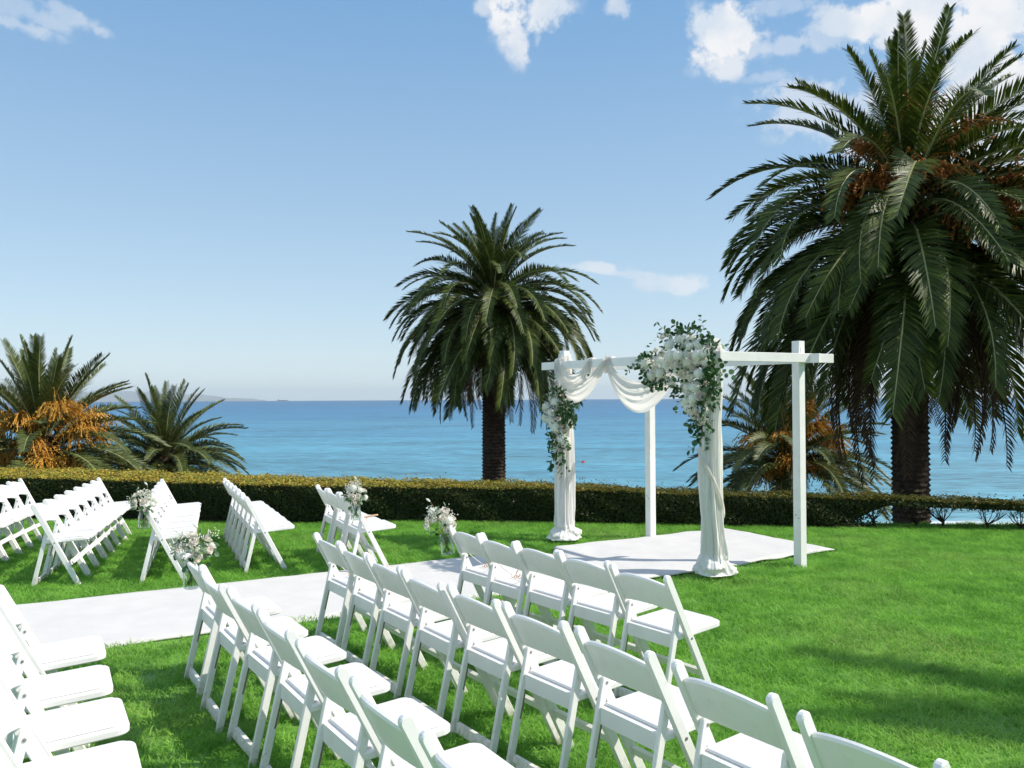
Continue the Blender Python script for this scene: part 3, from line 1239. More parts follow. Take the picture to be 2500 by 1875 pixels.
def palm(name, label, loc, head, scale, trunk_r, counts, seed, meshes, dead=0, fruits=(), fruit_meshes=None, head_len=1.5, group=None, jitter=4.0, trunk_low=None, az_extra=()):
    """loc: foot of the trunk; head: height of the crown's centre above it"""
    rg = np.random.default_rng(seed)
    root = thing(name, label, 'palm tree', loc, 0, group)
    obj('trunk', trunk_mesh(trunk_r * 1.08, trunk_r * .95, trunk_low if trunk_low is not None else -1.0, head - head_len * .35, seed), root)
    obj('crown_base', (lambda mb: (lathe(mb, [(trunk_r * .9, head - head_len * .95), (trunk_r * 1.2, head - head_len * .5), (trunk_r * .95, head - head_len * .1), (trunk_r * .4, head + .15 * scale)], 16),
                                   mb.mesh('crown_base', M['trunk'], True))[1])(MB()), root)
    golden = 2.39996
    c = rg.uniform(0, 6)
    for k, n in enumerate(counts):
        t = k / max(1, len(counts) - 1)
        for i in range(n):
            c += golden
            o = obj('frond', meshes[k][int(rg.integers(0, len(meshes[k])))], root)
            az = 2 * math.pi * (i + rg.uniform(-.3, .3)) / n + k * 1.1 + seed
            rr = trunk_r * (.25 + .65 * t)
            o.location = (rr * math.cos(az), rr * math.sin(az), head - head_len * t * .62 + rg.uniform(-.1, .1) * scale)
            s = scale * rg.uniform(.88, 1.08)
            o.scale = (s, s, s)
            o.rotation_euler = (R(rg.uniform(-18, 18)), R(rg.uniform(-jitter, jitter) * 1.5), az)
    for i in range(dead):
        az = 2 * math.pi * (i + rg.uniform(-.4, .4)) / dead
        o = obj('frond', FDEAD[i % 3], root)
        o['label'] = 'dry brown hanging palm leaf'
        o.location = (trunk_r * .95 * math.cos(az), trunk_r * .95 * math.sin(az), head - head_len * .8)
        s = scale * rg.uniform(.7, .98)
        o.scale = (s, s, s)
        o.rotation_euler = (R(rg.uniform(-10, 10)), R(rg.uniform(4, 22)), az)
    for i, (az, dz, s, tilt) in enumerate(fruits):
        o = obj('fruit_cluster', fruit_meshes[i % len(fruit_meshes)], root)
        o.location = (trunk_r * .8 * math.cos(R(az)), trunk_r * .8 * math.sin(R(az)), head + dz)
        o.scale = (s, s, s)
        o.rotation_euler = (0, R(tilt), R(az))
    return root


GP = 'palm trees beyond the hedge'
# the tall palm on the right
p = at_y(2214, 438, 18.0)
palm('palm_tree', 'tallest palm tree, at the right edge, huge dark crown with rust fruit stalks', (p.x, 18.0, -2.6), p.z + 2.6, 1.03, .34,
     [8, 10, 11, 13, 16, 22, 36, 48], 3, FR, dead=26,
     fruits=[(255, .35, 1.7, -58), (205, .0, 1.7, -35), (320, .1, 2.0, -35), (285, -1.6, 2.9, -8), (222, -.8, 2.8, -12), (322, -.9, 3.0, -12), (350, -.9, 2.8, -15), (255, -.7, 2.6, -15)],
     fruit_meshes=FRUIT_D, head_len=2.2, group=GP)
p = at_y(1204, 690, 28.0)
palm('palm_tree', 'round crowned palm tree standing alone beyond the hedge in the middle', (p.x, 28.0, -5.6), p.z + 5.6, .83, .36,
     [8, 10, 12, 15, 18, 26, 36, 46], 11, FR, dead=22, head_len=1.8, group=GP)
p = at_y(104, 1062, 19.0)
palm('palm_tree', 'low palm tree at the left edge with upright leaves and orange fruit clusters', (p.x, 19.0, -2.2), p.z + 2.2, .60, .30,
     [9, 11, 10, 9, 9, 12, 14], 21, FY,
     fruits=[(272, .05, 1.5, -20), (318, .15, 1.75, -25), (225, .15, 1.6, -20), (345, -.15, 1.7, -10), (250, -.45, 1.4, 5), (300, -.5, 1.6, 5), (205, -.3, 1.6, -5), (335, -.6, 1.5, 0), (15, .1, 1.5, -15), (285, -.2, 1.3, -5)],
     fruit_meshes=FRUIT, head_len=.9, group=GP, jitter=5)
p = at_y(402, 1092, 22.0)
palm('palm_tree', 'smaller low palm tree without fruit, right of the left edge palm', (p.x, 22.0, -3.0), p.z + 3.0, .50, .30,
     [4, 8, 11, 15, 20, 24, 22], 31, FY, head_len=.9, group=GP, jitter=5)
p = at_y(1925, 1100, 25.0)
palm('palm_tree', 'low palm tree with orange fruit behind the right side of the arch', (p.x, 25.0, -4.8), p.z + 4.8, .74, .36,
     [6, 8, 10, 12, 14, 16, 18], 43, FY,
     fruits=[(275, .45, 1.75, -50), (300, .2, 1.75, -30), (240, .1, 1.75, -20), (255, -.25, 1.75, 0), (330, .0, 1.75, -15), (310, -.4, 1.75, 5), (200, .05, 1.75, -15), (225, -.5, 1.75, 10)],
     fruit_meshes=FRUIT, head_len=.9, group=GP, jitter=6)
# the palm out of view on the right whose shade falls on the lawn
palm('palm_tree', 'palm tree beside the lawn beyond the right edge, shading the grass', (10.6, 2.95, 0), 5.0, .82, .28,
     [6, 9, 12, 15, 18, 22, 24, 14], 57, FR, head_len=1.4, group=GP, trunk_low=-.2)


# ------------------------------------------------------------------ folding chair
CH = .76                                # height
FX = .385                               # front foot ahead of the rear foot


def up_x(z):
    return FX * (1 - z / CH)


def make_chair():
    t = thing('folding_chair', 'white folding chair', 'chair', (0, 0, 0), 0, 'white folding chairs set out for the ceremony')
    d = Vector((-FX, CH)).normalized()
    # long uprights: back post and front leg in one
    prof = bar_profile((FX + .004, -.008), (up_x(CH) + .02 * .45, CH - .024), .046, 8)
    sm = MB()
    lathe(sm, [(.0065, 0), (.0065, .003), (.003, .004)], 8)
    screw = sm.mesh('screw', M['steel'])
    for sg in (1, -1):
        mb = MB()
        y = sg * .2085
        prism(mb, prof, y - .0135, y + .0135, .0045)
        leg = obj('front_leg', mb.mesh('front_leg', M['white_paint']), t)
        s = obj('screw', screw, leg, (up_x(.40), sg * .222, .40))
        s.rotation_euler = (R(-90 * sg), 0, 0)
    # rear legs
    prof = bar_profile((-.004, -.008), (up_x(.525) - .002, .525), .036, 8)
    for sg in (1, -1):
        mb = MB()
        y = sg * .1795
        prism(mb, prof, y - .011, y + .011, .0035)
        leg = obj('rear_leg', mb.mesh('rear_leg', M['white_paint']), t)
        s = obj('screw', screw, leg, (up_x(.52), sg * .1685, .515))
        s.rotation_euler = (R(90 * sg), 0, 0)
        mb = MB()
        a, b = Vector((.062, .235)), Vector((.092, .36))
        q = bar_profile((.058, .22), (.094, .37), .009, 4)
        prism(mb, q, sg * .1685 - .0008, sg * .1685 + .0008, .0003)
        obj('slot', mb.mesh('slot', M['slot']), leg)
    # backrest: bowed board with an arched top and bottom edge
    mb = MB()
    n = 14
    V, Fc = [], []
    th = .016
    nb = Vector((-d.y, 0, d.x))         # backwards, square to the posts
    for i in range(n + 1):
        y = -.197 + .394 * i / n
        c = 1 - (y / .197) ** 2
        zb, zt = .550 + .040 * c, .692 + .057 * c
        for (z, o) in ((zb, -th / 2), (zb + .006, -th / 2 - .003), (zt - .008, -th / 2 - .003), (zt, -th / 2 + .003), (zt, th / 2 - .003), (zt - .008, th / 2 + .003), (zb + .006, th / 2 + .003), (zb, th / 2)):
            bow = .034 * c
            p = Vector((up_x(z), y, z)) + nb * (bow + o)
            V.append(p)
    for i in range(n):
        for k in range(8):
            k2 = (k + 1) % 8
            Fc.append((i * 8 + k, i * 8 + k2, (i + 1) * 8 + k2, (i + 1) * 8 + k))
    Fc += [tuple(range(8))[::-1], tuple(n * 8 + k for k in range(8))]
    mb.add(V, Fc)
    obj('backrest', mb.mesh('backrest', M['white_paint'], False), t)
    # seat board with rounded corners, tilted a little, and its pad
    def seat_shape(x0, x1, hw, r, z0, z1, mbx):
        out = []
        for cx, cy, a0 in ((x1 - r, hw - r, 0), (x0 + r * .4, hw - r * .4, 90), (x0 + r * .4, -hw + r * .4, 180), (x1 - r, -hw + r, 270)):
            rr = r if a0 in (0, 270) else r * .4
            for k in range(6):
                a = R(a0 + 90 * k / 5)
                out.append((cx + rr * math.cos(a), cy + rr * math.sin(a)))
        m = len(out)
        ins = inset(out, .006)
        tl = lambda x: (x - .1) * .055
        VV = []
        for pl, z in ((ins, z0), (out, z0 + .006), (out, z1 - .006), (ins, z1)):
            VV += [(p[0], p[1], z + tl(p[0])) for p in pl]
        FF = []
        for k in range(3):
            for i in range(m):
                j = (i + 1) % m
                FF.append((k * m + i, k * m + j, (k + 1) * m + j, (k + 1) * m + i))
        FF += [tuple(range(m))[::-1], tuple(3 * m + i for i in range(m))]
        mbx.add(VV, FF)
    mb = MB()
    seat_shape(.085, .475, .192, .045, .392, .424, mb)
    st = obj('seat', mb.mesh('seat', M['white_paint']), t)
    mb = MB()
    seat_shape(.105, .455, .172, .04, .4235, .436, mb)
    obj('seat_pad', mb.mesh('seat_pad', M['vinyl']), st)
    # rails
    mb = MB()
    box(mb, .083, .101, -.168, .168, .352, .422, .003)
    obj('rear_rail', mb.mesh('rear_rail', M['white_paint']), t)
    mb = MB()
    prism(mb, [(.004, .020), (.024, .020), (.034, .066), (.014, .066)], -.168, .168, .003)
    obj('rear_stretcher', mb.mesh('rear_stretcher', M['white_paint']), t)
    mb = MB()
    x = up_x(.19)
    prism(mb, [(x + .002, .168), (x + .020, .176), (x + .001, .214), (x - .017, .206)], -.195, .195, .003)
    obj('front_stretcher', mb.mesh('front_stretcher', M['white_paint']), t)
    return t


ZT = .75
ORD = ['nearest the runner', 'second from the runner', 'third from the runner', 'fourth from the runner', 'fifth from the runner', 'sixth from the runner', 'seventh from the runner', 'eighth from the runner', 'ninth from the runner', 'tenth from the runner']


def tops(px):
    out = []
    for (x1, y1, x2, y2) in px:
        a, b = at(x1, y1, ZT), at(x2, y2, ZT)
        c = (a + b) / 2
        out.append(Vector((c.x, c.y)))
    return out


ROWS = []      # (row name in words, [(x, y, yaw)])
rR1 = tops([(1113, 1289.5, 1162, 1297), (1169.5, 1306.5, 1241, 1327), (1265.5, 1321.6, 1352, 1346), (1376.6, 1348, 1470.8, 1368.6), (1497, 1380, 1619.6, 1410)])
rR2 = tops([(780, 1303, 818, 1320), (833, 1327, 886, 1354), (901, 1359, 967, 1386), (978, 1399, 1068.5, 1427), (1096, 1431, 1205, 1465), (1231.6, 1474, 1369, 1512),
            (1408.7, 1525, 1583.8, 1592.7), (1653.5, 1606, 1898, 1707), (1970, 1745, 2290, 1893)])
rR3 = tops([(460, 1353.6, 490, 1380), (490, 1397, 532, 1436), (562, 1436, 622, 1476), (628, 1487, 707, 1540), (724, 1563, 837, 1634), (856, 1653, 995, 1751), (1038, 1792, 1215, 1935)])


def smooth_row(pts, k=.5):
    n = len(pts)
    X = np.array([[p.x, p.y] for p in pts])
    i = np.arange(n)
    fit = np.stack([np.polyval(np.polyfit(i, X[:, c], 1 if n < 5 else 2), i) for c in (0, 1)], 1)
    Y = X * (1 - k) + fit * k
    d = np.gradient(fit, axis=0)
    return [(Y[j, 0], Y[j, 1], math.atan2(d[j, 0], -d[j, 1])) for j in range(n)]


def line_row(near, far, n, yaw, inset_=.21):
    a, b = Vector(near), Vector(far)
    e = (b - a).normalized()
    a, b = a + e * inset_, b - e * inset_
    return [(*(a.lerp(b, i / (n - 1))), R(yaw)) for i in range(n)]


ROWS.append(('front row, camera side, by the arch', smooth_row(rR1)))
ROWS.append(('second row, camera side', smooth_row(rR2)))
ROWS.append(('third row, camera side', smooth_row(rR3)))
ROWS.append(('last row, bottom left corner', [(-2.52, 4.11, R(29)), (-2.25, 3.62, R(29)), (-1.98, 3.18, R(29)), (-1.73, 2.74, R(29)), (-1.47, 2.28, R(29))]))
ROWS.append(('front row, hedge side', [(-1.66, 8.33, R(26)), (-1.87, 8.73, R(25)), (-2.08, 9.14, R(25))]))
ROWS.append(('second row, hedge side', line_row((-2.60, 8.20), (-3.64, 10.6), 6, 23.4)))
ROWS.append(('third row, hedge side', line_row((-3.44, 7.80), (-4.40, 10.53), 6, 19.5)))
ROWS.append(('fourth row, hedge side', line_row((-4.36, 7.65), (-5.32, 10.8), 7, 17)))
ROWS.append(('last row, hedge side, left edge', line_row((-5.40, 7.55), (-6.28, 10.7), 7, 15.5)))

proto = make_chair()
bpy.context.view_layer.update()
index_kids()
rg = np.random.default_rng(99)
CHAIRS = {}
first = True
for ri, (rname, row) in enumerate(ROWS):
    for ci, (x, y, yaw) in enumerate(row):
        o = proto if first else copy_tree(proto)
        first = False
        o.location = (x, y, g_h(x, y))
        o.rotation_euler = (0, 0, yaw + R(rg.uniform(-1.6, 1.6)))
        o['label'] = 'white folding chair %s, %s' % (ORD[ci], rname)
        CHAIRS[(ri, ci)] = o
bpy.context.view_layer.update()


# ------------------------------------------------------------------ flowers and leaves
def petal(mb, r, el0, el1, az, width, rad0, rad1, mi=0, curl=.12):
    """a cupped petal from (rad0, el0) to (rad1, el1) of a flower of radius r"""
    nu, nv = 3, 4
    V, Fc = [], []
    for i in range(nv + 1):
        t = i / nv
        el = el0 + (el1 - el0) * t
        rr = r * (rad0 + (rad1 - rad0) * t)
        wv = width * math.sin(math.pi * (.18 + .72 * t)) ** .7
        for j in range(nu + 1):
            s = (j / nu - .5) * 2
            a = az + s * wv
            e = el - curl * s * s * t
            V.append((rr * math.cos(e) * math.cos(a), rr * math.cos(e) * math.sin(a), rr * math.sin(e)))
    for i in range(nv):
        for j in range(nu):
            k = i * (nu + 1) + j
            Fc.append((k, k + 1, k + nu + 2, k + nu + 1))
    mb.add(V, Fc, mi)


def rose_mesh(seed, m, open_=1.0):
    rg = np.random.default_rng(seed)
    mb = MB()
    az = 0
    for (n, rad, e1, w) in ((3, .45, 80, 1.0), (4, .62, 66, .95), (5, .80, 48, .85), (6, .95, 26, .75), (6, 1.05, 6, .7)):
        for k in range(n):
            az += 2 * math.pi / n
            petal(mb, 1.0, R(-70), R(e1 + rg.uniform(-8, 8)), az + rg.uniform(-.2, .2), w * rg.uniform(.9, 1.1), rad * .35, rad * rg.uniform(.93, 1.05))
        az += .6
    return mb.mesh('rose', m, True)


def hydrangea_mesh(seed, m):
    rg = np.random.default_rng(seed)
    mb = MB()
    n = 70
    for i in range(n):
        z = 1 - 2 * (i + .5) / n * .86
        an = i * 2.39996
        r = math.sqrt(max(0, 1 - z * z))
        c = Vector((r * math.cos(an), r * math.sin(an), z))
        u = c.cross(Vector((.2, .3, .93))).normalized()
        w = c.cross(u)
        rot = rg.uniform(0, 1.5)
        rad = rg.uniform(.92, 1.08)
        for k in range(4):
            a = rot + k * math.pi / 2
            d = u * math.cos(a) + w * math.sin(a)
            e = u * math.cos(a + .75) + w * math.sin(a + .75)
            f = u * math.cos(a - .75) + w * math.sin(a - .75)
            mb.add([c * rad, c * (rad + .03) + f * .12, c * (rad + .02) + d * .2, c * (rad + .03) + e * .12], [(0, 1, 2, 3)])
    lathe(mb, [(.3, -.8), (.7, -.5), (.85, 0), (.7, .55), (.2, .85)], 8)
    return mb.mesh('hydrangea', m, False)


def leaf_mesh(m, round_=True, tint=0.0, seed=0):
    mb = MB()
    V = [(0, 0, 0)]
    n = 9
    for i in range(n):
        t = i / (n - 1)
        x = .06 + .94 * (1 - math.cos(math.pi * t)) / 2
        w = (.46 if round_ else .24) * math.sin(math.pi * min(1, max(0, (x - .02) * (1.0 if round_ else .97)))) ** (.6 if round_ else .9)
        V += [(x, w, .10 * abs(w) * 2 - .12 * x * x), (x, -w, .10 * abs(w) * 2 - .12 * x * x), (x, 0, -.12 * x * x)]
    Fc = []
    for i in range(n - 1):
        a, b = 1 + i * 3, 1 + (i + 1) * 3
        Fc += [(a, a + 2, b + 2, b), (a + 2, a + 1, b + 1, b + 2)]
    mb.add(V, Fc, 0, tint)
    return mb.mesh('leaf', m, True, 'tint')


ROSES = [rose_mesh(1, M['rose_white']), rose_mesh(2, M['rose_white']), rose_mesh(3, M['rose_blush'])]
HYDR = [hydrangea_mesh(1, M['floret']), hydrangea_mesh(2, M['floret'])]
LEAVES = [leaf_mesh(M['euca'], True, 0.05), leaf_mesh(M['euca'], True, .5), leaf_mesh(M['euca'], True, .9), leaf_mesh(M['leaf_dark'], True, .1), leaf_mesh(M['leaf_dark'], False, .0), leaf_mesh(M['leaf_dark'], False, .9), leaf_mesh(M['euca'], True, .2)]


def aim(d, up=None, roll=0.0):
    """euler that points local z along d"""
    q = Vector(d).to_track_quat('Z', 'Y')
    return (q @ Euler((0, 0, roll)).to_quaternion()).to_euler()


def aim_x(d, roll=0.0):
    q = Vector(d).to_track_quat('X', 'Z')
    return (q @ Euler((roll, 0, 0)).to_quaternion()).to_euler()


def put(name, me, root, inv, loc, eul, s):
    o = obj(name, me, root)
    o.location = inv @ Vector(loc)
    o.rotation_euler = eul
    o.scale = (s, s, s)
    return o


def breath(root, pts, n_each, spread, rg, r=.004):
    """baby's breath: buds on hair stems, too small to pick apart"""
    mb = MB()
    for p in pts:
        for i in range(n_each):
            c = Vector(p) + Vector(rg.normal(0, spread, 3))
            k = r * rg.uniform(.7, 1.4)
            mb.add([c + Vector(v) * k for v in ((1, 0, 0), (-1, 0, 0), (0, 1, 0), (0, -1, 0), (0, 0, 1), (0, 0, -1))],
                   [(0, 2, 4), (2, 1, 4), (1, 3, 4), (3, 0, 4), (2, 0, 5), (1, 2, 5), (3, 1, 5), (0, 3, 5)], 0)
            if i % 2 == 0:
                tube(mb, [p, (Vector(p) + c) / 2 + Vector(rg.normal(0, .01, 3)), c], .0008, 3, mi=1)
    return obj('small_buds', mb.mesh('small_buds', [M['breath'], M['stem']]), root, kind='stuff')


# ------------------------------------------------------------------ jars of flowers hung on the aisle chairs
def jar_bouquet(loc, label, seed, spread, tilt=(0, 0), size=1.0, lean=(0, 0), n_rose=7, n_leaf=26):
    rg = np.random.default_rng(seed)
    t = thing('flower_jar', label, 'flower jar', loc, 0, 'flower jars hung on the aisle chairs')
    t.rotation_euler = (R(tilt[0]), R(tilt[1]), 0)
    r = .049
    mb = MB()
    prof = [(r * .8, 0), (r * .97, .006), (r, .02), (r, .108), (r * .92, .122), (r * .80, .130), (r * .80, .150), (r * .84, .152), (r * .84, .156), (r * .74, .156), (r * .74, .131), (r * .88, .120), (r * .93, .106), (r * .93, .014), (r * .7, .008)]
    lathe(mb, prof, 24)
    obj('jar', mb.mesh('jar', M['glass'], True), t)
    mb = MB()
    for i in range(16):
        a = rg.uniform(0, 6.28)
        q = r * .72 * math.sqrt(rg.uniform())
        b = a + rg.uniform(2.2, 4.0)
        tube(mb, [(q * math.cos(a), q * math.sin(a), .016 + rg.uniform(0, .02)), (0.3 * r * math.cos(b), .3 * r * math.sin(b), .10), (.6 * r * math.cos(b), .6 * r * math.sin(b), .16), (1.1 * r * math.cos(b), 1.1 * r * math.sin(b), .20)], .0022, 5)
    obj('stems', mb.mesh('stems', M['stem'], True), t, kind='stuff')
    # wire that ties the jar to the chair
    mb = MB()
    tube(mb, [(r * .83 * math.cos(a), r * .83 * math.sin(a), .14) for a in np.linspace(0, 6.28, 20)], .0014, 4)
    tube(mb, [(r * .83, 0, .14), (r * 1.3, 0, .19), (r * 1.2, .01, .215), (r * .8, .02, .19), (0, r * .83, .14)], .0012, 4)
    obj('wire', mb.mesh('wire', M['steel'], True), t)
    c = Vector((lean[0], lean[1], .235))
    pos = []
    for i in range(n_rose * 40):
        d = Vector(rg.normal(0, 1, 3))
        d.normalize()
        if d.z < -.35:
            continue
        q = c + Vector((d.x * spread[0], d.y * spread[0], d.z * spread[1]))
        if all((q - k).length > .052 for k in pos):
            pos.append(q)
        if len(pos) >= n_rose + 4:
            break
    for i, q in enumerate(pos):
        dirv = (q - c + Vector((-.01, -.03, .02))).normalized()
        if i < n_rose:
            o = obj('rose', ROSES[int(rg.integers(0, 3))], t, q)
            s = rg.uniform(.026, .038)
        else:
            o = obj('hydrangea', HYDR[i % 2], t, q)
            s = rg.uniform(.028, .036)
        o.scale = (s, s, s * .9)
        o.rotation_euler = aim(dirv, roll=rg.uniform(0, 6))
    for i in range(n_leaf):
        d = Vector(rg.normal(0, 1, 3)).normalized()
        low = i % 3 == 0
        if low:
            d.z = -abs(d.z) * .5
        q = c + Vector((d.x * spread[0], d.y * spread[0], d.z * spread[1])) * rg.uniform(.75, 1.25)
        o = obj('leaf', LEAVES[int(rg.choice([0, 1, 2, 6, 3, 5], p=[.2, .25, .2, .15, .1, .1]))], t, q)
        s = rg.uniform(.030, .05)
        o.scale = (s, s, s)
        o.rotation_euler = aim_x(d + Vector(rg.normal(0, .5, 3)), rg.uniform(-1, 1))
    pts = [c + Vector((d[0] * spread[0], d[1] * spread[0], abs(d[2]) * spread[1] * 1.05)) for d in np.clip(rg.normal(0, .55, (10, 3)), -.95, .95)]
    breath(t, pts, 26, .021, rg, .0048)
    # a long bud standing out of the bunch
    mb = MB()
    e = c + Vector((rg.uniform(-.05, .05), rg.uniform(-.05, .05), spread[1] * 1.55))
    tube(mb, [c, c.lerp(e, .6) + Vector((.012, 0, 0)), e], .0018, 5, mi=1)
    dd = Vector((-.02, 0, .022))
    tube(mb, [e, e + dd * .4, e + dd * .9, e + dd * 1.4], [.003, .0075, .008, .001], 7, mi=0)
    obj('lily_bud', mb.mesh('lily_bud', [M['floret'], M['stem']], True), t)
    return t


def chair_pt(key, lx, ly, lz):
    return CHAIRS[key].matrix_world @ Vector((lx, ly, lz))


# local +y of a chair is its left: the runner lies on the left of the camera-side rows, on the right of the hedge-side rows
jar_bouquet(chair_pt((2, 0), .045, .285, .525), 'largest flower jar, spilling grey green leaves, on the chair closest to the camera', 5, (.105, .095), n_leaf=60, n_rose=9, lean=(.02, 0))
jar_bouquet(chair_pt((6, 0), .03, -.285, .525), 'flower jar with a blush rose on the hedge side third row chair', 6, (.10, .105), n_leaf=28, n_rose=8)
jar_bouquet(chair_pt((4, 0), .03, -.285, .535), 'flower jar with one large pale rose on the hedge side front row chair', 7, (.095, .10), n_leaf=28, n_rose=8)
jar_bouquet(chair_pt((0, 0), .03, .285, .53), 'tilted flower jar on the camera side front row chair, nearest the arch', 8, (.10, .115), tilt=(0, -9), lean=(-.025, 0), n_leaf=30, n_rose=9)


# ------------------------------------------------------------------ copper script signs and a stick on the seats
def word_curve():
    """the letters "ber" as one bent wire, x to the right, y up"""
    pts = [(0, .010), (.006, .002), (.014, .0), (.022, .006), (.030, .030), (.034, .052), (.030, .060), (.026, .052), (.026, .025), (.030, .004),
           (.038, .0), (.046, .006), (.046, .016), (.040, .020), (.038, .014), (.048, .010), (.060, .012), (.068, .018), (.068, .026), (.061, .026), (.058, .014), (.064, .003), (.074, .003), (.084, .012), (.089, .022), (.094, .018), (.096, .006), (.102, .002), (.110, .008)]
    P = [Vector((x, y, 0)) for x, y in pts]
    out = []
    for i in range(len(P) - 1):
        p0, p1, p2, p3 = P[max(i - 1, 0)], P[i], P[i + 1], P[min(i + 2, len(P) - 1)]
        for k in range(4):
            t = k / 4
            out.append(.5 * ((2 * p1) + (p2 - p0) * t + (2 * p0 - 5 * p1 + 4 * p2 - p3) * t * t + (3 * p1 - p0 - 3 * p2 + p3) * t ** 3))
    out.append(P[-1])
    return out


def make_sign(key, label, ly, lz, lx=.20):
    t = thing('script_sign', label, 'sign', (0, 0, 0), 0, 'copper script signs hung on the front chairs')
    ch = CHAIRS[key]
    t.matrix_world = ch.matrix_world @ Matrix.Translation((lx, ly, lz))
    wc = word_curve()
    k = 1.25
    mb = MB()
    # read from behind the chair: the word runs towards the chair's right
    tube(mb, [Vector((p.y * k * .55, -p.x * k + .07, p.y * k * .85 + .004)) for p in wc], .0022, 6)
    obj('lettering', mb.mesh('lettering', M['copper'], True), t)
    for sg, yy in ((1, .07), (-1, -.068)):
        mb = MB()
        a = Vector((.01, yy, .02))
        b = Vector((-(lx - up_x(.585)) + .012, sg * .19 - ly, .585 - lz))
        m = a.lerp(b, .5) + Vector((0, 0, -.012))
        V, Fc = [], []
        for i in range(9):
            s = i / 8
            p = a * (1 - s) ** 2 + m * 2 * s * (1 - s) + b * s * s
            V += [p + Vector((0, 0, .004)), p - Vector((0, 0, .004)), p + Vector((.001, 0, 0))]
        for i in range(8):
            Fc += [(i * 3, i * 3 + 1, i * 3 + 4, i * 3 + 3), (i * 3 + 1, i * 3 + 2, i * 3 + 5, i * 3 + 4), (i * 3 + 2, i * 3, i * 3 + 3, i * 3 + 5)]
        mb.add(V, Fc)
        obj('ribbon', mb.mesh('ribbon', M['ribbon'], True), t)
    return t


make_sign((0, 0), 'copper script sign on the front row chair that holds the tilted flower jar', .02, .445)
make_sign((0, 1), 'copper script sign on the second chair of the camera side front row', .02, .445)
make_sign((1, 0), 'copper script sign on the runner end chair of the camera side second row', .03, .45)
make_sign((4, 0), 'copper script sign under the pale rose jar, hedge side front row', .0, .45)
make_sign((4, 1), 'copper script sign on the middle chair of the hedge side front row', .0, .45)
mb = MB()
tube(mb, [(-.09, 0, 0), (-.05, .002, .002), (.02, .0, .003), (.08, -.004, .0)], [.006, .008, .009, .008], 8)
st_ = tag(obj('wooden_stick', mb.mesh('wooden_stick', M['pale_wood'], True)), 'short pale wooden stick lying on the hedge side front row seat', 'stick')
st_.location = chair_pt((4, 1), .40, -.02, .463)
st_.rotation_euler = (0, R(-8), R(20))


# ------------------------------------------------------------------ the arch
P1 = at(1381, 1322)
P2 = at(1746, 1409)
P3 = at(1954, 1384)
P4 = at(1589, 1316)
for q in (P1, P2, P3, P4):
    q.z = 0
front_d = (P2 - P1).normalized()
side_d = ((P3 - P2).normalized() + (P4 - P1).normalized()).normalized()
out_n = Vector((front_d.y, -front_d.x, 0))
if out_n.y > 0:
    out_n = -out_n                       # from the arch towards the guests
FA = math.atan2(front_d.y, front_d.x)
ARCH_Z = 2.255
BEAM0, BEAM1 = 2.035, 2.125


def build_arch():
    root = thing('wedding_arch', 'white wooden four post arch standing on the white square carpet', 'arch', P1, 0)
    inv = Matrix.Translation(-P1)
    for i, q in enumerate((P1, P2, P3, P4)):
        mb = MB()
        a = .0445
        fr = Matrix.Translation(q - P1) @ Matrix.Rotation(FA, 4, 'Z')
        prism(mb, [(-a, -.02), (a, -.02), (a, ARCH_Z), (-a, ARCH_Z)], -a, a, .003, frame=fr)
        post = obj('post', mb.mesh('post', M['white_wood']), root)
        sm = MB()
        lathe(sm, [(.006, 0), (.006, .004), (.003, .006)], 8)
        if i in (2, 3):
            for (dx, z) in ((-.012, .52), (.020, .49)):
                b = obj('bolt', sm.mesh('bolt', M['steel']), post)
                b.matrix_local = fr @ Matrix.Translation((dx, -.0447, z)) @ Matrix.Rotation(R(90), 4, 'X')
    # brackets with bolts where the beams meet the right rear post

    def beam(p, q, e0, e1, off, z0, z1, th):
        d = (q - p).normalized()
        L_ = (q - p).length
        fr = Matrix.Translation(p - P1 + off) @ Matrix.Rotation(math.atan2(d.y, d.x), 4, 'Z')
        mb = MB()
        prism(mb, [(-e0, z0), (L_ + e1, z0), (L_ + e1, z1), (-e0, z1)], -th / 2, th / 2, .003, frame=fr)
        return obj('beam', mb.mesh('beam', M['white_wood']), root)
    s_out = Vector((side_d.y, -side_d.x, 0))
    if s_out.y > 0:
        s_out = -s_out                  # towards the camera
    th = .040
    o = .0445 + th / 2 + .001
    beam(P1, P2, .36, .17, out_n * o, BEAM0, BEAM1, th)
    beam(P4, P3, .2, .2, -out_n * o, BEAM0, BEAM1, th)
    beam(P2, P3, .02, .40, s_out * (o + .006), BEAM0 + .003, BEAM1 + .003, th)
    beam(P1, P4, .02, .25, -s_out * (o + .006), BEAM0 + .003, BEAM1 + .003, th)
    mb = MB()
    fr = Matrix.Translation(P3 - P1) @ Matrix.Rotation(FA, 4, 'Z')
    for (dx, dy, z0, z1) in ((-.02, -.047, 2.125, 2.2), (.047, -.01, 2.04, 2.19)):
        box_ = MB()
        if dx > 0:
            prism(mb, [(.0446, z0), (.0485, z0), (.0485, z1), (.0446, z1)], -.02, .02, .001, frame=fr)
        else:
            prism(mb, [(-.02, z0), (.02, z0), (.02, z1), (-.02, z1)], -.0485, -.0446, .001, frame=fr)
    obj('bracket', mb.mesh('bracket', M['white_wood']), root)


build_arch()


def on_front(x, y, off=.0):
    """point of the arch's front plane, off metres before it"""
    o = P1 + out_n * (.075 + off)
    d = ray(x, y)
    k = (o - CAM).dot(out_n) / d.dot(out_n)
    return CAM + d * k


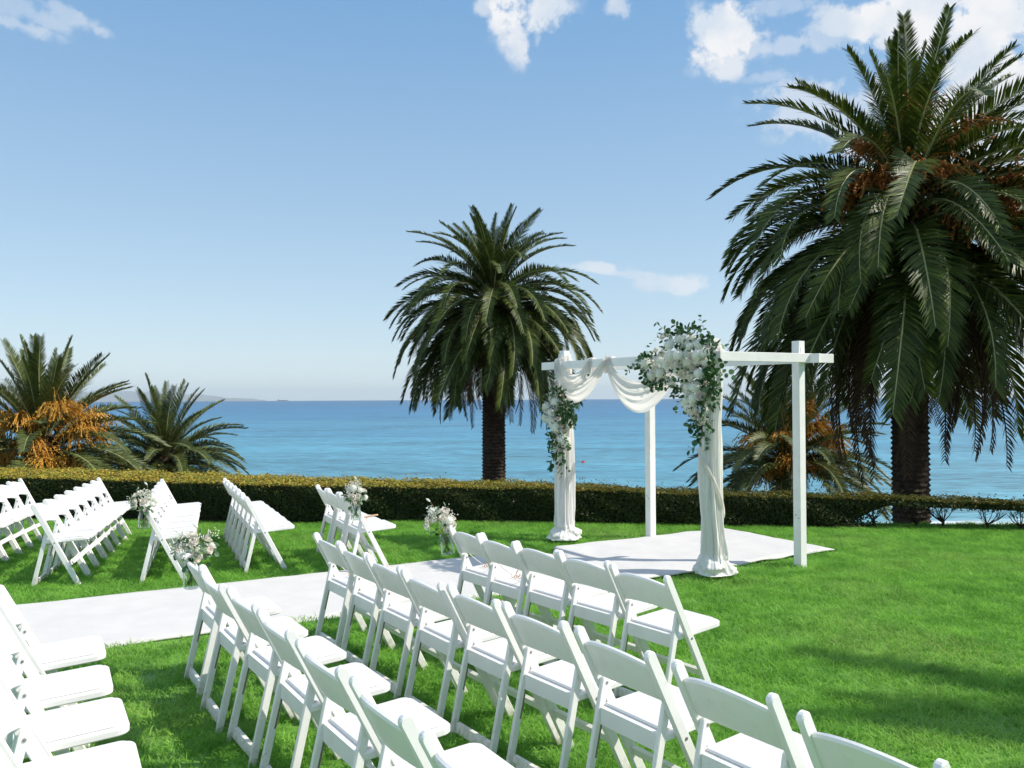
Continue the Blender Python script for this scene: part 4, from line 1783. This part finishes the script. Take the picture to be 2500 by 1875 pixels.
def build_drape():
    root = thing('sheer_drape', 'sheer white cloth swagged along the front beam of the arch and down two posts', 'drape', P1, 0)
    inv = -P1

    def column(c, prof, folds, seed, twist=0.0, bend=None):
        rg = np.random.default_rng(seed)
        seg = 180
        ph = rg.uniform(0, 6, 5)
        V, Fc = [], []
        zs = []
        for (a, b) in zip(prof[:-1], prof[1:]):
            n = max(2, int(abs(b[0] - a[0]) / .022) + 1)
            zs += [a[0] + (b[0] - a[0]) * i / n for i in range(n)]
        zs.append(prof[-1][0])
        pz = [p[0] for p in prof][::-1]
        pr = [p[1] for p in prof][::-1]
        pd = [p[2] for p in prof][::-1]
        for z in zs:
            r = np.interp(z, pz, pr)
            dp = np.interp(z, pz, pd)
            cx, cy = (0, 0) if bend is None else bend(z)
            for k in range(seg):
                an = 2 * math.pi * k / seg
                f = math.sin(folds * an + ph[0] + twist * z + .5 * math.sin(z * 2.1)) + .6 * math.sin((folds * 2 - 3) * an + ph[1] - 1.3 * z) + .35 * math.sin(3 * an + ph[2] + z * 2)
                low = sstep(.42, .05, z)
                f += .45 * math.sin((folds * 3 + 1) * an + ph[4] + 2.2 * math.sin(z * 1.7)) * math.sin(2 * an + z * 1.3)
                q3 = Vector((math.cos(an) * 2.2, math.sin(an) * 2.2, z * (2.2 + 7 * low)))
                f += (.5 + 1.5 * low) * noise3.noise(q3 * 1.6 + Vector((seed * 3.1, 0, 0)))
                f += .28 * math.sin(31 * an + 3 * math.sin(z * 2.6 + an)) + .22 * math.sin(43 * an - 2 * z)
                low2 = sstep(.25, .15, z)
                q4 = Vector((math.cos(an) * 1.5, math.sin(an) * 1.5, z * 16 + seed * 2))
                f = f * (1 - .85 * low2) + low2 * 2.1 * noise3.noise(q4) + low2 * .9 * noise3.noise(q4 * 2.7)
                rr = max(.065, r * (1 + dp * f))
                zz = z
                if z < .16:
                    zz = max(.047, z + .030 * noise3.noise(Vector((math.cos(an) * 4, math.sin(an) * 4, seed + z * 6))) * sstep(.02, .1, z))
                V.append(Vector((c.x + cx + rr * math.cos(an), c.y + cy + rr * math.sin(an), zz)) + inv)
        m = len(zs)
        for i in range(m - 1):
            for k in range(seg):
                k2 = (k + 1) % seg
                Fc.append((i * seg + k, (i + 1) * seg + k, (i + 1) * seg + k2, i * seg + k2))
        mb = MB()
        mb.add(V, Fc)
        obj('hanging_panel', mb.mesh('hanging_panel', M['cloth_panel'], True), root)
    c1 = P1 + out_n * .02
    column(c1, [(2.16, .080, .10), (2.02, .088, .14), (1.6, .090, .17), (1.0, .094, .18), (.5, .098, .18), (.26, .098, .16), (.20, .112, .14), (.165, .118, .16), (.14, .15, .16), (.11, .178, .16), (.08, .192, .15), (.052, .200, .13), (.032, .196, .10)], 9, 1)
    c2 = P2 + out_n * .02

    def bend(z):
        k = .035 * math.sin((z - .4) * 2.2) * sstep(2.0, 1.4, z) * sstep(.15, .5, z)
        return (-k * .9, -k * .4)
    column(c2, [(2.16, .080, .12), (1.9, .080, .15), (1.5, .080, .18), (1.1, .088, .20), (.85, .088, .20), (.55, .086, .20), (.40, .088, .20), (.28, .098, .18), (.215, .102, .18), (.185, .125, .18), (.155, .152, .17), (.115, .172, .17), (.08, .186, .16), (.05, .192, .13), (.032, .188, .10)], 8, 4, twist=1.6, bend=bend)
    # a band of cloth wound across the right hand panel
    mb = MB()
    V, Fc = [], []
    n = 30
    for i in range(n + 1):
        t = i / n
        z = 1.20 - .62 * t + .05 * math.sin(t * 3)
        an = R(196) + R(150) * t
        for k in range(7):
            s = k / 6
            rr = np.interp(z, [.3, .6, .9, 1.2], [.096, .098, .104, .104]) - .004 + .026 * math.sin(s * math.pi) + .005 * math.sin(s * 16 + t * 4)
            bx, by = bend(z)
            V.append(Vector((c2.x + bx + rr * math.cos(an), c2.y + by + rr * math.sin(an), z + (s - .5) * .10)) + inv)
    for i in range(n):
        for k in range(6):
            Fc.append((i * 7 + k, (i + 1) * 7 + k, (i + 1) * 7 + k + 1, i * 7 + k + 1))
    mb.add(V, Fc)
    obj('cloth_fold', mb.mesh('cloth_fold', M['cloth'], True), root)

    def swag(t0, t1, z0a, z1a, up_dip, low_dip, seed, skew=.5, folds=5, depth=.055, z_hi=None):
        """cloth between two holds on the beam"""
        rg = np.random.default_rng(seed)
        nu, nv = 44, 34
        V, Fc = [], []
        L_ = (P2 - P1).length
        for i in range(nu + 1):
            u = i / nu
            tu = t0 + (t1 - t0) * u
            base = P1 + front_d * (L_ * tu)
            # hanging shape: lowest at skew
            uu = u ** (math.log(.5) / math.log(skew))
            hang = math.sin(math.pi * uu) ** .82
            for j in range(nv + 1):
                v = j / nv
                dip = up_dip + (low_dip - up_dip) * v ** 1.15
                za = z0a + (z1a - z0a) * u
                spread = hang
                z = za - dip * hang - (1 - spread) * .10 * v
                rip = math.sin(v * folds * 2 * math.pi + rg.uniform(0, .001) + 1.2 * math.sin(u * 3)) * .012 * (.35 + .65 * hang)
                rip += .004 * math.sin(v * folds * 5 * math.pi + u * 5) + .012 * noise3.noise(Vector((u * 5, v * 9, seed * 4.0)))
                bulge = depth * math.sin(math.pi * min(1, v * 1.0)) * hang
                # the holds lie over the beam
                over = (1 - hang) * .02
                off = .075 + .02 + bulge + rip + over
                V.append(base + out_n * off + Vector((0, 0, z)) + inv)
        for i in range(nu):
            for j in range(nv):
                k = i * (nv + 1) + j
                Fc.append((k, k + 1, k + nv + 2, k + nv + 1))
        mb = MB()
        mb.add(V, Fc)
        obj('swag', mb.mesh('swag', M['cloth'], True), root)
    swag(-.015, .385, 2.13, 2.16, .26, .50, 1, skew=.42, folds=4)
    swag(.03, .255, 2.13, 2.13, .16, .34, 3, skew=.45, folds=3, depth=.03)
    swag(.385, .87, 2.16, 2.11, .27, .60, 2, skew=.44, folds=4)
    # where the cloth is thrown over the beam
    for (t, w) in ((.385, .12), (.25, .09), (0.0, .15)):
        mb = MB()
        V, Fc = [], []
        base = P1 + front_d * ((P2 - P1).length * t)
        prof = [(-.075 - .02, 1.98), (-.075 - .022, 2.08), (-.07 - .02, 2.128), (-.05, 2.142), (-.018, 2.138), (.0, 2.132), (.0, 2.05), (.004, 1.98)]
        prof = [(.09 + .012, 1.96), (.09 + .012, 2.07), (.088 + .008, 2.126), (.07, 2.142), (.05, 2.142), (.034, 2.130), (.030, 2.05), (.031, 1.97)]
        if t == 0.0:
            prof = [(.10, 1.95), (.104, 2.05), (.10, 2.13), (.085, 2.155), (.06, 2.165), (.058, 2.16)]
        n = 16
        for i in range(n + 1):
            s = i / n - .5
            rp = .006 * math.sin(i * 1.9) + .004 * math.sin(i * 4.1)
            for (o_, z) in prof:
                V.append(base + front_d * (s * w * (1 - .25 * (z < 2.0))) + out_n * (o_ + rp) + Vector((0, 0, z + abs(rp) * .8)) + inv)
        m = len(prof)
        for i in range(n):
            for j in range(m - 1):
                Fc.append((i * m + j, (i + 1) * m + j, (i + 1) * m + j + 1, i * m + j + 1))
        mb.add(V, Fc)
        obj('cloth_fold', mb.mesh('cloth_fold', M['cloth'], True), root)
    # wraps round the heads of the posts
    for q, sd in ((P1, 2), (P2, 5)):
        mb = MB()
        rg = np.random.default_rng(sd)
        V, Fc = [], []
        zs = np.linspace(2.205, 2.10, 8)
        for z in zs:
            for k in range(40):
                an = 2 * math.pi * k / 40
                rr = .070 + .035 * sstep(2.2, 2.1, z) + .006 * math.sin(6 * an + z * 40) + .004 * math.sin(11 * an)
                V.append(Vector((q.x + rr * math.cos(an), q.y + rr * math.sin(an), z + .012 * math.sin(2 * an + 1))) + inv)
        for i in range(len(zs) - 1):
            for k in range(40):
                k2 = (k + 1) % 40
                Fc.append((i * 40 + k, (i + 1) * 40 + k, (i + 1) * 40 + k2, i * 40 + k2))
        mb.add(V, Fc)
        obj('cloth_fold', mb.mesh('cloth_fold', M['cloth'], True), root)


build_drape()


# ------------------------------------------------------------------ flower arrangements on the arch
def z5(x, y):
    return 1250 + x * .42204, 750 + y * .42204


def arrangement(label, flowers, sprays, seed, anchor, n_leaf_in, n_breath, greens):
    rg = np.random.default_rng(seed)
    root = thing('flower_garland', label, 'flower garland', anchor, 0)
    inv = -anchor
    got = []
    k = 0
    # flowers: (x, y, r) circles of the bunch in the photograph's detail, filled with heads
    for (cx, cy, cr, n) in flowers:
        made = 0
        for _ in range(400):
            if made >= n:
                break
            a, q = rg.uniform(0, 6.283), math.sqrt(rg.uniform())
            x, y = cx + cr * q * math.cos(a), cy + cr * q * math.sin(a)
            thick = .05 + .15 * (1 - q * q) * cr / 120.0
            p = on_front(*z5(x, y), off=thick)
            if any((p - g).length < .058 for g in got):
                continue
            got.append(p)
            made += 1
            d = (out_n * 1.0 + front_d * math.cos(a) * q * .9 + Vector((0, 0, -math.sin(a) * q * .8)) + Vector((.1, 0, .25))).normalized()
            kind = rg.uniform()
            if kind < .62:
                me, s, nm = ROSES[int(rg.choice([0, 1, 2], p=[.42, .36, .22]))], rg.uniform(.032, .050), 'rose'
            else:
                me, s, nm = HYDR[k % 2], rg.uniform(.045, .065), 'hydrangea'
            k += 1
            o = obj(nm, me, root, p + inv)
            o.scale = (s, s, s * .92)
            o.rotation_euler = aim(d, roll=rg.uniform(0, 6))
    # leaves between and behind the heads
    nl = 0
    circ = [(c[0], c[1], c[2]) for c in flowers]
    wts = np.array([c[2] for c in circ], float)
    wts /= wts.sum()
    for _ in range(n_leaf_in):
        cx, cy, cr = circ[int(rg.choice(len(circ), p=wts))]
        a, q = rg.uniform(0, 6.283), rg.uniform(.55, 1.18)
        p = on_front(*z5(cx + cr * q * math.cos(a), cy + cr * q * math.sin(a)), off=rg.uniform(0, .12) * max(.1, 1.25 - q))
        d = (front_d * math.cos(a) + Vector((0, 0, -math.sin(a) - .25)) + out_n * rg.uniform(-.1, .8) + Vector(rg.normal(0, .3, 3))).normalized()
        o = obj('leaf', LEAVES[int(rg.choice([0, 3, 4, 5, 6, 1], p=[.2, .25, .2, .08, .2, .07]))], root, p + inv)
        s = rg.uniform(.04, .065)
        o.scale = (s, s, s)
        o.rotation_euler = aim_x(d, rg.uniform(-1.2, 1.2))
    # the small leaves packed between the heads
    mbf = MB()
    for _ in range(n_leaf_in * 4):
        cx, cy, cr = circ[int(rg.choice(len(circ), p=wts))]
        a, q = rg.uniform(0, 6.283), math.sqrt(rg.uniform(.1, 1.25))
        p = on_front(*z5(cx + cr * q * math.cos(a), cy + cr * q * math.sin(a)), off=rg.uniform(-.02, .13)) + inv
        d = (front_d * math.cos(a) + Vector((0, 0, -math.sin(a) - .2)) + out_n * rg.uniform(-.1, 1.0) + Vector(rg.normal(0, .4, 3))).normalized()
        u = d.cross(Vector(rg.normal(0, 1, 3))).normalized()
        nn_ = d.cross(u)
        l_ = rg.uniform(.032, .055)
        mbf.add([p, p + d * l_ * .35 + u * l_ * .24 + nn_ * l_ * .06, p + d * l_ * .75 + u * l_ * .2, p + d * l_, p + d * l_ * .75 - u * l_ * .2, p + d * l_ * .35 - u * l_ * .24 + nn_ * l_ * .06],
                [(0, 1, 2, 3), (0, 3, 4, 5)], int(rg.uniform() < .35), float(rg.uniform(0, .6)))
    for (gx, gy, gr, gn) in greens:        # the purely green parts of the bunch
        for _ in range(gn):
            a, q = rg.uniform(0, 6.283), math.sqrt(rg.uniform())
            p = on_front(*z5(gx + gr * q * math.cos(a), gy + gr * q * math.sin(a)), off=rg.uniform(.0, .15)) + inv
            d = (front_d * math.cos(a) + Vector((0, 0, -math.sin(a) - .3)) + out_n * rg.uniform(0, .8) + Vector(rg.normal(0, .4, 3))).normalized()
            u = d.cross(Vector(rg.normal(0, 1, 3))).normalized()
            nn_ = d.cross(u)
            l_ = rg.uniform(.04, .062)
            mbf.add([p, p + d * l_ * .3 + u * l_ * .3 + nn_ * l_ * .06, p + d * l_ * .75 + u * l_ * .26, p + d * l_, p + d * l_ * .75 - u * l_ * .26, p + d * l_ * .3 - u * l_ * .3 + nn_ * l_ * .06],
                    [(0, 1, 2, 3), (0, 3, 4, 5)], int(rg.uniform() < .3), float(rg.uniform(0, .7)))
    obj('filler_leaves', mbf.mesh('filler_leaves', [M['leaf_dark'], M['euca']], False, 'tint'), root, kind='stuff')
    # sprays: twigs with paired round leaves (list of points in the photograph's detail)
    mbs = MB()
    for (pts, n, sz, dark) in sprays:
        P = [on_front(*z5(x, y), off=o_) for (x, y, o_) in pts]
        tube(mbs, [q + inv for q in P], .0018, 4)
        for i in range(n):
            t = (i + .5 * rg.uniform(.6, 1.2)) / n
            f = t * (len(P) - 1)
            b = min(int(f), len(P) - 2)
            p = P[b].lerp(P[b + 1], f - b)
            tg = (P[b + 1] - P[b]).normalized()
            sd = tg.cross(out_n).normalized() * (1 if i % 2 else -1)
            d = (sd + tg * .7 + out_n * rg.uniform(-.2, .7) + Vector(rg.normal(0, .25, 3))).normalized()
            me = LEAVES[int(rg.choice([3, 0, 5], p=[.45, .35, .2]))] if dark else LEAVES[int(rg.choice([0, 1, 2, 6], p=[.35, .2, .1, .35]))]
            o = obj('leaf', me, root, p + inv)
            s = sz * rg.uniform(.95, 1.4)
            o.scale = (s, s, s)
            o.rotation_euler = aim_x(d, rg.uniform(-1, 1))
    obj('twigs', mbs.mesh('twigs', M['stem'], True), root, kind='stuff')
    pts = []
    for _ in range(n_breath):
        cx, cy, cr = circ[int(rg.choice(len(circ), p=wts))]
        a, q = rg.uniform(0, 6.283), rg.uniform(.3, 1.05)
        pts.append(on_front(*z5(cx + cr * q * math.cos(a), cy + cr * q * math.sin(a)), off=.13) + inv)
    breath(root, pts, 18, .03, rg, .0042)
    return root


arrangement('large cascade of cream roses and leaves on the front right post',
            [(945, 300, 150, 22), (1060, 275, 90, 12), (840, 330, 85, 9), (1050, 400, 95, 12), (1050, 500, 75, 8), (1070, 590, 50, 5), (1085, 650, 35, 2)],
            [([(930, 200, .05), (900, 140, .06), (830, 90, .05)], 9, .042, False), ([(980, 190, .05), (965, 120, .06), (935, 95, .04)], 8, .045, True),
             ([(1010, 190, .05), (1020, 120, .05), (1060, 95, .03)], 9, .042, True), ([(1060, 190, .05), (1110, 120, .04), (1085, 45, .03)], 8, .036, False),
             ([(1110, 220, .06), (1160, 190, .06), (1250, 235, .05)], 9, .042, False), ([(1130, 210, .04), (1150, 170, .05), (1130, 150, .05)], 7, .044, False),
             ([(1130, 330, .07), (1180, 310, .08), (1240, 330, .08)], 7, .042, True), ([(1140, 370, .06), (1210, 375, .07), (1290, 395, .07)], 8, .044, False),
             ([(1130, 380, .07), (1170, 440, .08), (1200, 490, .08)], 12, .05, True), ([(1130, 420, .07), (1150, 480, .08), (1190, 540, .08)], 9, .042, True),
             ([(1110, 520, .06), (1170, 545, .07), (1200, 575, .08)], 6, .046, True), ([(780, 330, .04), (755, 290, .05), (770, 275, .05)], 7, .046, True),
             ([(790, 370, .04), (770, 400, .05), (790, 440, .05)], 9, .05, True), ([(760, 360, .04), (690, 340, .06), (660, 385, .06)], 9, .034, False),
             ([(850, 420, .04), (830, 450, .08), (790, 470, .09)], 6, .046, True), ([(900, 420, .06), (890, 440, .08), (860, 440, .09)], 6, .046, True),
             ([(990, 520, .04), (950, 570, .06), (945, 610, .06)], 5, .034, True), ([(950, 440, .06), (945, 480, .07), (930, 520, .07)], 8, .04, True),
             ([(1060, 640, .05), (1020, 690, .06), (1040, 705, .06)], 8, .052, True), ([(1080, 660, .06), (1090, 740, .07), (1060, 770, .07)], 9, .052, True),
             ([(1110, 640, .06), (1150, 680, .08), (1160, 730, .08)], 6, .044, True), ([(1100, 700, .06), (1090, 780, .07), (1020, 835, .07)], 9, .052, True),
             ([(1110, 720, .06), (1140, 780, .07), (1125, 830, .07)], 6, .036, False)],
            21, on_front(*z5(1000, 400)), 75, 16,
            [(1150, 430, 55, 90), (1150, 360, 40, 40), (1010, 180, 75, 80), (930, 200, 60, 40), (775, 320, 45, 45), (800, 400, 50, 50), (1130, 230, 55, 45), (960, 440, 40, 35), (1090, 690, 45, 45), (1130, 560, 40, 35), (870, 430, 40, 30)])
arrangement('narrow garland of cream roses and leaves on the front left post',
            [(240, 555, 55, 8), (225, 620, 48, 6), (260, 690, 55, 7), (275, 765, 38, 4), (300, 690, 35, 2), (285, 830, 22, 1)],
            [([(260, 510, .05), (240, 430, .05), (240, 380, .04)], 9, .044, False), ([(290, 520, .05), (300, 490, .06), (220, 480, .06)], 8, .048, True),
             ([(300, 560, .08), (340, 560, .10), (395, 580, .10)], 9, .042, True), ([(300, 600, .08), (340, 620, .10), (375, 640, .10)], 12, .042, False),
             ([(310, 640, .08), (350, 660, .10), (360, 690, .10)], 10, .042, True), ([(280, 600, .1), (300, 630, .1), (310, 670, .1)], 10, .05, True),
             ([(320, 540, .08), (360, 600, .10), (370, 680, .10)], 10, .036, False),
             ([(250, 760, .05), (220, 790, .06), (210, 830, .06)], 9, .046, True), ([(300, 760, .08), (330, 790, .09), (335, 820, .09)], 8, .042, False),
             ([(280, 810, .06), (300, 870, .07), (290, 900, .07)], 7, .042, True), ([(260, 840, .06), (225, 890, .07), (220, 940, .07)], 10, .052, True),
             ([(270, 870, .06), (270, 930, .07), (290, 985, .07)], 8, .052, True), ([(290, 870, .06), (320, 920, .07), (335, 945, .07)], 6, .032, False)],
            31, on_front(*z5(260, 660)), 60, 8,
            [(320, 590, 45, 70), (300, 640, 45, 50), (265, 510, 50, 60), (330, 660, 40, 45), (260, 830, 40, 40), (230, 760, 30, 25)])


# ------------------------------------------------------------------ on the water
def ship():
    p = at_y(690, 972, 12500.0)
    z = -14 - 12500.0 ** 2 / (2 * 6.37e6)
    t = thing('cargo_ship', 'tiny grey cargo ship on the horizon left of the middle palm', 'ship', (p.x, 12500, z))
    mb = MB()
    prof = [(-75, -3), (62, -3), (80, 13), (60, 11), (-80, 11)]
    prism(mb, prof, -11, 11, 1.0)
    obj('hull', mb.mesh('hull', M['hull']), t)
    mb = MB()
    prism(mb, [(-70, 11), (-50, 11), (-50, 30), (-70, 30)], -9, 9, .5)
    obj('bridge', mb.mesh('bridge', M['ship_white']), t)
    mb = MB()
    tube(mb, [(20, 0, 11), (20, 0, 24)], .8, 6)
    obj('mast', mb.mesh('mast', M['ship_white']), t)


ship()


def buoy():
    p = at(1424, 1129, -14)
    t = thing('buoy', 'small red buoy floating on the sea beside the left draped post', 'buoy', (p.x, p.y, -14))
    mb = MB()
    lathe(mb, [(.12, -.35), (.42, -.15), (.48, .08), (.40, .28), (.12, .42)], 18)
    obj('float', mb.mesh('float', M['buoy'], True), t)
    mb = MB()
    lathe(mb, [(.05, .40), (.05, .62), (.10, .63), (.10, .70), (.02, .72)], 10)
    obj('top_post', mb.mesh('top_post', M['buoy'], True), t)


buoy()


# ------------------------------------------------------------------ the air over the sea
def build_haze():
    mb = MB()
    box(mb, -47000, 47000, -3000, 48000, -215, 520)
    m = bpy.data.materials.new('haze')
    m.use_nodes = True
    N, L = m.node_tree.nodes, m.node_tree.links
    N.remove(N['Principled BSDF'])
    v = N.new('ShaderNodeVolumePrincipled')
    v.inputs['Color'].default_value = (.80, .92, 1.0, 1)
    v.inputs['Density'].default_value = HAZE_DENSITY
    v.inputs['Anisotropy'].default_value = 0.0
    L.new(v.outputs[0], N['Material Output'].inputs['Volume'])
    obj('haze', mb.mesh('haze', m), kind='stuff')


HAZE_DENSITY = 3.0e-5
build_haze()
